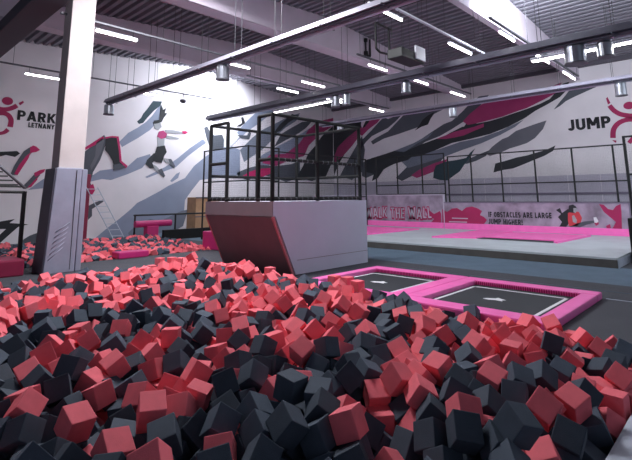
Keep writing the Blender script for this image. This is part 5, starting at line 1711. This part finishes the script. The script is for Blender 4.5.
(3103,3097,137,10,-91,160,-465,1,491,740),
(4160,2769,119,165,417,170,141,1,651,727),
(2919,3376,15,49,-116,-263,-407,0,425,794),
(3569,3069,71,254,7,276,330,1,540,758),
(4569,2645,166,430,126,-81,-206,1,675,684),
(853,3353,-95,358,-142,-231,-219,0,8,999),
(661,3436,130,38,-249,-414,124,1,-71,974),
(2152,3523,4,230,236,74,-369,0,283,818),
(3426,3399,132,227,383,143,-176,1,485,735),
(5358,3239,7,283,-209,328,138,1,674,676),
(5134,3120,20,227,318,202,238,1,668,698),
(5233,3342,25,140,-229,414,82,1,650,687),
(105,5115,147,4,-2,-434,249,1,-293,850),
(552,3610,132,259,69,418,59,1,-118,965),
(1400,3681,20,194,-1,-1,461,0,122,894),
(1780,3721,18,184,189,304,297,0,198,825),
(2202,3940,21,14,-151,450,-157,1,259,806),
(3587,3677,75,154,-40,-462,-104,1,472,729),
(4653,3951,99,147,187,138,418,1,556,662),
(4124,3390,130,94,-70,412,-257,0,557,705),
(5424,3706,-21,403,228,140,-125,1,625,679),
(426,3965,-1,52,223,25,444,1,-180,990),
(604,3938,200,180,-388,-180,186,1,-111,892),
(1374,3983,67,79,-186,42,456,1,116,853),
(1115,4512,90,330,-77,258,-262,0,7,790),
(1897,4067,66,75,210,267,-359,0,195,807),
(2654,4938,103,79,-263,-84,409,0,238,699),
(2718,3778,19,268,243,199,282,1,354,783),
(4423,3598,157,81,296,212,333,1,553,673),
(4873,4103,76,129,110,-208,-422,1,555,657),
(5386,3983,20,112,323,152,331,0,592,652),
(535,4193,0,309,-99,-245,-292,0,-149,946),
(798,4434,12,0,152,476,0,1,-78,887),
(862,4032,84,261,256,336,-58,1,-40,895),
(852,4222,153,324,10,172,-339,1,-50,855),
(1142,3938,40,20,-171,380,-275,0,40,890),
(1955,4437,-6,364,-186,-69,280,1,176,799),
(2747,4681,142,41,322,-255,-282,0,286,685),
(3122,4004,15,90,-60,-464,152,0,386,750),
(4225,4090,85,74,138,307,-362,1,490,668),
(4718,4304,97,463,183,48,13,1,517,663),
(418,4577,83,224,-297,-176,-284,0,-192,890),
(2765,4550,21,486,97,66,-7,0,292,742),
(3018,5208,78,174,-248,-394,-53,1,273,677),
(3484,4528,0,192,115,-405,189,1,381,716),
(4456,4708,60,160,434,-7,-190,0,461,667),
(5305,4264,11,173,-15,433,179,1,565,663),
(5009,4457,137,94,192,-429,141,1,526,645),
(111,4388,-54,49,-445,40,-220,1,-303,1000),
(588,4450,39,29,-50,-357,-345,1,-138,899),
(716,4275,63,187,194,410,-97,0,-94,894),
(1802,4570,98,181,369,282,-34,0,140,775),
(2931,5331,144,442,-173,-120,-104,1,258,661),
(3618,4464,119,393,-69,248,-171,1,403,668),
(4395,4487,36,152,-354,315,51,0,474,679),
(265,4873,-140,241,-241,259,-259,1,-252,952),
(202,4729,-7,86,455,-37,186,0,-267,929),
(3964,4366,148,214,337,279,-113,0,450,682),
(5323,5145,78,173,138,409,-183,1,492,617),
(5543,4363,34,471,0,0,-167,1,572,651),
(853,5818,58,108,163,-155,-434,0,-109,774),
(483,4992,17,142,-423,-8,-225,1,-182,867),
(591,4999,195,96,-330,320,171,0,-147,803),
(780,4818,144,249,332,-270,68,0,-94,817),
(919,4724,246,179,99,-219,400,0,-53,783),
(1222,5393,70,173,-389,262,17,0,-17,772),
(2091,4744,-12,349,125,-119,-313,1,177,776),
(2608,5108,-23,149,93,142,-446,0,225,712),
(3904,4709,128,481,-112,7,80,1,397,667),
(4356,4107,169,173,-443,-24,-154,1,496,659),
(4418,4971,149,150,103,-460,75,1,444,635),
(639,5479,65,291,-38,245,-323,0,-150,805),
(296,5109,114,303,331,-148,164,1,-235,844),
(874,5228,12,0,-469,174,0,1,-88,819),
(915,5614,22,153,-122,-284,-362,1,-90,790),
(2611,5370,14,14,183,-367,-286,0,221,714),
(3088,5500,38,15,-150,433,-199,0,265,692),
(3943,5063,71,81,-490,-23,51,1,390,653),
(4426,5649,38,437,82,190,-126,1,388,635),
(615,5656,195,336,-355,-26,-101,0,-156,762),
(803,5576,122,260,65,195,374,1,-112,774),
(722,5329,133,194,-281,-363,-42,0,-124,790),
(1196,5988,163,290,285,-207,-205,0,-42,723),
(1687,5569,49,203,-386,-243,20,0,62,743),
(2668,5595,8,174,243,-115,-384,0,206,709),
(4087,4793,120,252,254,49,346,1,421,665),
(402,5839,142,303,-371,6,-142,1,-212,778),
(661,6041,46,232,390,-197,-75,1,-156,776),
(823,6105,148,412,0,-271,81,0,-120,740),
(1897,5462,59,105,-404,159,-226,0,103,715),
(2225,5553,114,358,15,200,286,1,149,707),
(3747,5506,-8,291,362,48,-179,0,335,679),
(3925,5436,30,449,-178,-40,-122,0,358,669),
(4886,5927,55,90,347,-329,116,1,410,619),
(4696,5349,133,274,72,164,378,1,439,623),
(5284,5933,114,280,385,-70,-136,0,442,605),
(413,6515,144,434,-52,-160,-182,0,-216,743),
(1113,6211,137,144,-50,-476,-7,0,-65,724),
(1993,6235,-17,111,473,19,115,0,79,718),
(2081,6075,41,65,253,387,-179,1,100,687),
(5201,6608,199,284,218,349,15,1,385,599),
(832,7146,82,414,52,-138,-238,1,-141,712),
(2758,6305,10,358,69,-336,-67,1,191,673),
(3299,6070,58,164,-273,-256,288,0,254,666),
(3683,6070,12,57,-371,226,-242,1,293,646),
(4195,6245,30,233,-126,382,-185,1,327,630),
(5039,6260,35,68,412,-178,210,0,399,611),
(417,6720,163,127,376,226,203,0,-216,729),
(495,7090,158,193,451,83,52,0,-203,712),
(985,7020,133,233,72,395,186,0,-110,700),
(1184,6522,134,343,130,80,330,1,-61,710),
(1691,6422,15,351,139,-303,125,1,42,702),
(3406,6624,-9,271,-63,-57,412,1,234,661),
(3241,6525,-18,402,-203,-203,-79,0,219,652),
(4234,6428,11,392,285,16,-123,1,322,631),
(5357,6899,178,329,-338,151,71,1,382,579),
(1425,7074,142,141,-449,169,15,1,-37,681),
(1594,7164,138,260,26,234,356,1,-13,673),
(1512,6716,165,121,-333,-315,158,1,-12,684),
(2227,6654,22,312,240,-131,-279,1,94,689),
(1836,6714,111,215,420,-165,9,1,44,672),
(3083,6387,12,342,-343,88,-88,0,212,672),
(825,7549,121,205,65,-167,419,1,-148,691),
(2595,7139,-66,142,-240,-74,409,1,119,680),
(3561,6420,137,225,186,-397,-85,1,256,649),
(4688,6899,56,217,-410,-177,-59,0,336,603),
(5374,7474,178,63,-378,60,-316,1,355,575),
(1296,7216,182,342,-32,-351,-93,1,-61,673),
(1384,6540,248,393,-193,-196,-141,0,-25,678),
(1666,6985,102,243,304,-60,309,1,3,683),
(3471,6834,54,19,165,-7,-471,1,227,629),
(4232,6645,3,40,335,-327,-171,1,308,627),
(5387,7103,161,121,38,-461,-147,1,377,591),
(4972,7104,60,255,-394,121,121,1,347,610),
(5620,7447,124,45,312,-298,-248,1,375,588),
(1667,7992,117,207,415,-164,91,0,-27,654),
(2087,7192,125,360,323,127,-24,1,55,661),
(2266,7046,18,30,-495,-46,45,1,93,664),
(3101,7126,-34,142,184,-229,379,1,178,661),
(1497,7169,256,223,-402,90,174,0,-27,655),
(2206,7512,60,70,-243,-414,119,1,58,661),
(2387,7902,-15,348,-253,-244,71,1,68,643),
(4682,7207,-74,39,-441,165,164,1,319,631),
(5724,7734,127,116,-486,-11,18,1,371,573),
(2224,8065,-10,284,66,184,-363,1,37,649),
(3535,8112,61,112,452,145,110,1,186,609),
(3545,7388,12,391,0,0,312,1,216,627),
(1659,8249,29,280,100,351,196,0,-36,663),
(2127,7880,-60,211,27,-215,398,1,35,673),
(4895,7923,31,374,-230,-71,229,0,307,599),
(2794,7992,89,53,-88,-456,-178,0,107,616),
(3619,8334,60,238,-199,27,-391,1,183,604),
(3809,7673,-8,31,-31,-267,421,1,222,621),
(4243,8249,-51,271,-69,-197,-365,1,236,620),
(1011,8355,68,293,-51,-304,-262,1,-131,672),
(5399,8328,101,350,277,185,-130,0,320,584),
(1168,8737,16,146,313,-161,324,1,-115,666),
(3894,8349,-8,45,-341,220,-288,1,208,615),
(6065,8807,-35,105,446,168,108,1,342,585),
(1180,9082,77,305,-223,-306,119,0,-118,649),
(1319,8591,24,299,-169,234,-278,0,-90,665),
(2594,8882,-7,143,-300,-350,129,0,63,623),
(4622,8416,40,227,-423,-49,131,0,260,600),
(1792,8905,-36,446,166,-126,-86,0,-35,655),
(1983,8913,55,136,351,-302,130,1,1,627),
(2798,9076,55,162,-89,-166,-434,1,73,608),
(3158,8994,60,171,-392,-69,250,1,113,613),
(5391,9240,38,22,-43,232,-440,1,284,571),
(5489,8676,123,2,438,-65,232,1,311,577),
(1082,8918,12,64,-348,64,348,0,-130,665),
(1385,9055,83,184,-413,204,-64,1,-89,643),
(1720,8733,21,319,177,66,-336,1,-39,652),
(1730,9087,-6,337,202,-75,-300,0,-46,648),
(2709,9196,-15,170,-6,-158,-443,0,61,616),
(2065,9641,-38,195,-10,-311,-340,0,-19,635),
(2627,9409,-5,408,-245,-118,-98,1,48,612),
(3965,9252,-34,172,-48,318,342,1,176,595),
(4394,9229,-24,267,-126,401,-51,1,209,590),
(4699,8962,19,98,-97,151,456,1,245,585),
(4687,8687,51,37,-105,165,459,1,248,588),
(5355,8518,145,122,100,-266,-393,1,310,570),
(1627,9547,-57,232,23,442,-21,0,-69,649),
(2596,9088,-12,236,17,393,199,0,59,618),
(3021,9614,-76,460,-189,-37,-28,1,80,623),
(3575,9108,-9,74,-96,134,466,1,150,599),
(3891,9100,18,273,-5,-15,-418,1,172,597),
(4306,9388,-25,71,171,-51,-462,0,199,589),
(4839,9095,31,216,317,-25,320,1,244,582),
(4975,8971,48,35,-210,288,-349,1,263,588),
(5300,9453,20,140,-138,212,-408,1,268,582),
(5128,8754,12,354,-1,-353,0,1,289,585),
(4135,9424,46,198,10,180,-422,1,182,587),
(4170,9669,-61,92,333,-341,-118,1,176,591),
(4047,1362,33,237,391,-156,-130,1,868,841),
(4813,937,-53,351,264,-41,-235,1,998,814),
(5407,1195,-152,286,-117,-305,247,1,973,804),
(2496,1181,35,60,-362,-250,229,0,770,999),
(3697,1136,-89,249,371,91,-205,0,900,935),
(5513,1039,-147,191,254,156,353,1,998,797),
(5565,1281,-155,151,-345,132,-302,1,963,791),
(4651,1801,81,144,427,-178,123,1,821,759),
(5426,931,11,378,-246,-182,-116,0,1023,777),
(3484,1449,124,475,140,-57,44,0,804,855),
(2148,1426,67,242,-106,-408,118,1,646,1068),
(3882,1538,101,252,-322,284,-47,0,804,795),
(5281,1369,-148,400,-265,0,140,0,935,801),
(2188,2181,49,157,-115,-349,-300,0,481,993),
(1873,2423,102,264,-102,241,334,1,377,932),
(5141,1816,29,166,-63,-211,-417,1,848,745),
(5409,2678,-8,37,-184,-121,-448,1,740,708),
(1585,2932,87,166,-194,-175,-393,0,243,927),
(3357,3104,134,415,-63,237,-134,0,512,752),
(3071,2905,184,428,-69,247,-26,1,494,741),
(4577,3031,160,398,207,120,-186,1,637,693),
(2311,3789,20,344,-271,-10,-242,0,299,779),
(5564,3221,-29,301,-185,325,-139,1,685,689),
(383,3740,1,237,231,372,-43,1,-191,1029),
(740,3546,246,49,113,-482,52,1,-46,901),
(1548,3839,-19,113,-450,-183,36,1,156,894),
(410,3500,195,317,-220,-257,-187,1,-165,976),
(3099,3513,42,313,96,-113,-361,0,433,769),
(5216,3993,9,325,-177,-123,-313,1,580,657),
(604,3951,-46,130,7,-433,213,1,-120,984),
(605,3826,55,452,-205,23,57,0,-111,961),
(680,3729,209,179,-327,-328,55,0,-77,902),
(2141,4114,87,148,174,141,422,1,231,750),
(5230,3642,38,226,371,-128,-213,0,618,676),
(240,4207,150,53,226,175,407,1,-245,925),
(1714,3909,32,26,331,124,-353,0,194,823),
(104,4060,72,95,97,343,-338,0,-302,996),
(335,4066,109,138,57,212,-427,1,-210,946),
(491,4141,142,399,138,41,-265,0,-157,905),
(704,4099,152,45,239,229,371,1,-88,882),
(4767,3823,34,254,-356,-92,224,1,566,686),
(4557,4788,142,344,-242,58,-263,1,468,630),
(397,4287,200,481,136,-9,-20,0,-189,879),
(935,4929,244,104,409,-269,-12,1,-57,770),
(730,4418,199,237,218,-347,-161,1,-91,834),
(3015,4914,33,414,44,178,213,1,304,703),
(4270,4354,98,184,-28,399,-237,1,486,661),
(5087,4850,70,336,-305,-11,-210,0,500,646),
(253,5116,-50,464,-25,172,-67,1,-254,900),
(570,4862,110,61,164,-436,170,1,-152,841),
(603,4604,148,59,-72,-164,463,0,-135,847),
(1647,4740,102,426,171,-198,-15,1,100,774),
(4773,4895,50,79,41,-490,44,1,477,644),
(5401,4913,111,394,127,150,237,0,518,631),
(5574,5108,76,282,-213,-213,-282,0,506,622),
(451,5186,20,318,9,386,-2,0,-194,853),
(403,5061,223,347,284,-170,141,1,-199,805),
(816,4584,156,17,419,90,256,0,-76,827),
(150,4927,163,42,-383,319,15,1,-278,857),
(450,4755,197,181,459,-71,40,1,-181,833),
(869,5097,174,216,-211,263,-300,1,-81,783),
(1304,5584,38,327,-298,39,230,0,-9,765),
(1240,5666,210,100,-426,-160,181,1,1,725),
(2455,5244,130,412,96,187,-190,0,206,682),
(4309,4748,115,126,-142,-416,-202,1,445,641),
(4567,5019,98,113,-136,-157,-441,1,447,633),
(261,5421,175,330,121,94,-343,0,-245,805),
(560,5184,156,322,99,77,361,0,-161,805),
(718,5151,47,241,-39,352,258,1,-122,827),
(995,6019,63,332,-333,-106,134,1,-84,755),
(954,6209,229,291,-258,-36,312,0,-94,710),
(1131,5686,93,318,217,-16,-318,0,-46,757),
(4222,4866,230,37,-167,-396,-253,1,434,627),
(519,6053,161,58,378,270,176,1,-186,755),
(1186,6170,268,232,64,-247,-362,1,-48,693),
(1565,5430,83,24,-154,-293,-374,0,59,747),
(2506,5641,98,407,126,-243,96,0,183,696),
(3578,5482,51,24,434,84,233,1,321,656),
(4212,5701,21,235,-245,-363,49,0,368,638),
(5546,5740,70,405,-156,-231,89,1,471,605),
(812,6287,84,281,-281,-122,277,1,-128,747),
(809,6625,238,423,205,-132,107,0,-132,699),
(1445,5694,2,162,23,-307,-359,0,13,761),
(2847,5556,82,387,-200,221,108,0,232,690),
(4008,5719,32,280,-206,-277,228,0,347,659),
(436,6891,220,414,-230,160,2,0,-212,708),
(1108,6756,135,45,152,-438,182,0,-81,704),
(1315,6202,116,184,165,-29,-434,1,-28,720),
(3469,5831,62,317,-173,49,-343,1,290,649),
(3659,5876,73,86,-376,298,-114,1,296,647),
(4064,6137,-12,240,136,17,-417,1,326,646),
(4691,6426,29,349,-183,300,-70,0,350,629),
(5567,6112,46,338,104,137,-326,0,446,617),
(609,6614,206,49,423,30,260,1,-173,715),
(791,6482,59,159,256,385,105,0,-137,745),
(1163,6370,110,187,-3,-463,-26,1,-61,721),
(2724,5859,20,244,-195,-233,313,1,198,697),
(3525,6106,94,28,-50,-159,-471,0,271,638),
(5396,6218,74,86,412,-155,221,0,428,614),
(5231,6160,26,76,-226,-312,309,1,420,625),
(972,7242,94,58,285,-244,325,0,-117,701),
(647,6356,187,113,-268,375,-158,0,-161,728),
(1662,6172,-18,154,453,-124,73,0,30,734),
(1278,6362,253,351,152,-322,-13,1,-38,686),
(2641,6507,46,217,392,-146,167,0,154,676),
(5108,6677,44,235,266,-328,128,0,380,616),
(5532,6719,25,303,182,303,-182,1,408,611),
(620,6778,176,271,218,-322,-160,0,-174,715),
(864,6377,216,298,-77,394,-18,1,-116,711),
(1194,6676,236,325,222,22,308,1,-62,683),
(1507,6899,163,82,-83,335,-352,1,-18,679),
(3665,6997,29,221,-150,176,385,0,242,641),
(3844,7061,-11,122,356,170,281,0,255,642),
(3314,6333,109,102,-380,267,-155,1,256,647),
(3692,6664,115,62,-345,165,-316,0,262,634),
(5775,6844,20,46,-345,28,358,1,417,599),
(656,7170,196,337,-210,66,296,0,-172,694),
(954,6545,195,244,61,415,-121,1,-103,705),
(726,7730,142,83,68,442,207,1,-168,685),
(982,7667,191,56,259,378,192,0,-122,669),
(1184,7551,47,295,152,-112,357,0,-89,692),
(2243,7202,70,395,-47,62,-296,1,75,665),
(2209,6853,49,229,-86,309,307,1,92,667),
(3506,7217,23,492,-38,-77,-27,1,221,629),
(3983,6637,22,346,357,16,56,1,296,629),
(5193,6991,63,268,19,121,404,1,369,608),
(5787,7294,89,247,-172,-393,67,1,394,592),
(1214,7703,186,203,-278,115,344,0,-85,662),
(1974,7729,18,273,-251,226,-247,1,21,668),
(1912,7908,25,58,-156,-68,466,1,7,665),
(2632,7282,7,229,-42,-416,-152,1,119,663),
(2844,6812,33,228,124,358,234,1,165,650),
(3549,7615,13,0,-436,245,-4,1,207,623),
(1782,7519,62,82,486,-17,84,1,2,672),
(1473,7858,83,459,-22,-192,-41,0,-51,668),
(2445,7020,-17,233,121,286,-315,1,107,679),
(4663,6681,28,296,93,-299,-255,1,344,617),
(5991,7331,-16,178,258,-383,72,1,412,591),
(862,8256,119,35,-175,421,-202,1,-152,670),
(5508,7863,139,128,-163,-178,419,1,350,571),
(2937,7679,71,445,-97,-183,98,1,138,631),
(4171,7664,13,62,-348,-266,-233,1,248,614),
(1015,7486,95,317,38,278,265,1,-115,691),
(2242,8789,-34,289,-303,-270,38,1,22,647),
(2366,8708,29,405,111,259,-80,1,39,637),
(5200,7960,180,60,86,-417,255,0,322,581),
(5033,8293,47,369,6,299,-156,1,295,595),
(5756,8138,101,295,-326,-166,-170,1,352,571),
(1901,8697,54,192,361,15,288,0,-15,643),
(4310,8655,-10,166,-445,156,0,1,224,595),
(5220,7710,193,165,-373,54,-284,1,336,573),
(5652,8703,65,317,-179,33,-341,0,320,581),
(1604,8929,72,181,11,460,-75,1,-58,643),
(4824,8812,37,268,-349,-95,219,1,259,593),
(5528,8855,128,29,65,201,452,1,311,565),
(1846,9643,-58,254,-153,390,-99,1,-45,642),
(3347,9253,-7,60,115,197,-441,1,122,615),
(4658,9183,-20,120,39,-442,-196,1,228,590),
(1331,9341,87,421,-261,31,61,1,-101,638),
(1964,9124,2,437,-131,204,16,0,-19,641),
(3146,9454,-26,106,-147,226,-407,0,98,606),
(5355,8897,41,207,-328,-99,300,1,288,577),
(1208,9669,50,233,-441,-38,-12,1,-123,640),
(3335,9574,-14,246,366,234,29,1,110,611),
(5496,9631,-14,76,389,-292,88,1,274,582),
)

# ================================================================== foam cubes
SIDE = 0.076
def cube_mesh(name, m):
    bm = B(); box(bm, (-SIDE, -SIDE, -SIDE), (SIDE, SIDE, SIDE), 0.006)
    me = bpy.data.meshes.new(name); bm.normal_update(); bm.to_mesh(me); bm.free(); me.materials.append(m); return me
CM = {1: cube_mesh('coral_foam_cube', M['coral']), 0: cube_mesh('charcoal_foam_cube', M['char'])}
for x, y, z, qw, qx, qy, qz, col, u, v in CUBES:
    o = bpy.data.objects.new(('charcoal', 'coral')[col]+'_foam_cube', CM[col])
    o.rotation_mode = 'QUATERNION'
    o.location = (x/1000, y/1000, z/1000)
    o.rotation_quaternion = Quaternion((qw/500, qx/500, qy/500, qz/500)).normalized()
    COL.objects.link(o)
    cn = ('charcoal', 'coral')[col]
    tag(o, '%s foam cube in front pit, %.1f%% across and %.1f%% down the photo' % (cn, u/10, v/10), 'foam cube', cn+' foam cubes in the front pit')
for k, nm, cn in ((1, 'coral_foam_cubes', 'coral pink'), (0, 'charcoal_foam_cubes', 'charcoal')):
    bm = B()
    for x, y, z, qw, qx, qy, qz, col, u, v in BURIED:
        if col != k: continue
        q = Quaternion((qw/500, qx/500, qy/500, qz/500)).normalized().to_matrix(); c = Vector((x/1000, y/1000, z/1000))
        vs = [bm.verts.new(q @ Vector((a, d, e)) + c) for a in (-SIDE, SIDE) for d in (-SIDE, SIDE) for e in (-SIDE, SIDE)]
        for f in ((0, 1, 3, 2), (4, 6, 7, 5), (0, 4, 5, 1), (2, 3, 7, 6), (0, 2, 6, 4), (1, 5, 7, 3)): bm.faces.new([vs[j] for j in f])
    o = tag(link(nm, bm, M['coral'] if k else M['char']), 'smallest seen %s foam cubes, packed between and behind the others of the front pit' % cn, 'foam cubes')
    o['kind'] = 'stuff'

# far pit: too many to count at this distance
rnd = random.Random(5)
heap = {0: B(), 1: B()}
yy = 12.10
while yy < 16.1:
    xx = 0.2
    while xx < 8.0:
        s = 0.076
        c = Vector((xx+rnd.uniform(-.05, .05), yy+rnd.uniform(-.05, .05), -0.02+rnd.uniform(-.07, .10)+0.10*min(1.0, (yy-12.1)/2.0)))
        q = Quaternion((rnd.gauss(0, 1), rnd.gauss(0, 1), rnd.gauss(0, 1), rnd.gauss(0, 1))).normalized().to_matrix()
        k = 1 if rnd.random() < (0.62 if xx > 4.2 else 0.38) else 0
        if not (5.2 < xx < 6.1 and yy < 12.35):
            b = heap[k]
            vs = [b.verts.new(q @ Vector((a, d, e))*1.0 + c) for a in (-s, s) for d in (-s, s) for e in (-s, s)]
            for f in ((0, 1, 3, 2), (4, 6, 7, 5), (0, 4, 5, 1), (2, 3, 7, 6), (0, 2, 6, 4), (1, 5, 7, 3)): b.faces.new([vs[j] for j in f])
        xx += 0.19
    yy += 0.19
for k, nm, cn in ((1, 'coral_foam_cubes', 'coral pink'), (0, 'charcoal_foam_cubes', 'charcoal')):
    o = link(nm, heap[k], M['coral'] if k else M['char'])
    tag(o, 'mass of %s foam cubes filling the far pit below the left wall mural' % cn, 'foam cubes')
    o['kind'] = 'stuff'

# ================================================================== light
W = bpy.data.worlds.new('hall_surroundings'); SC.world = W; W.use_nodes = True
bg = W.node_tree.nodes['Background']; bg.inputs[0].default_value = (0.62, 0.70, 0.88, 1); bg.inputs[1].default_value = 0.22
def area(name, loc, target, sx, sy, power, col=(1, 1, 1)):
    l = bpy.data.lights.new(name, 'AREA'); l.shape = 'RECTANGLE'; l.size = sx; l.size_y = sy; l.energy = power; l.color = col
    o = bpy.data.objects.new(name, l); COL.objects.link(o); o.location = loc
    o.rotation_euler = (Vector(target)-Vector(loc)).to_track_quat('-Z', 'Y').to_euler()
    return o
DAY = (0.86, 0.93, 1.0)
area('daylight_front_skylight', (12.0, 3.5, 7.25), (14.4, 4.9, 6.5), 2.4, 1.2, 420, DAY)
area('added_open_side_light', (15.5, -3.8, 3.6), (18.0, 9.0, 3.2), 5.0, 3.5, 260, DAY)  # added unseen lamp at the open side, brightens the right wall
area('added_pit_light', (5.1, 7.9, 6.95), (5.1, 7.6, 0), 2.8, 1.8, 620, (.97, .97, 1.0))  # added lamp out of view, brightens the foam cubes
area('daylight_wall_skylight', (12.6, 16.9, 7.35), (11.0, 18.8, 4.3), 1.9, 1.2, 560, DAY)

SC.view_settings.view_transform = 'Standard'
SC.view_settings.look = 'None'
SC.view_settings.gamma = 1.0
SC.view_settings.use_curve_mapping = False
SC.view_settings.exposure = 0.15
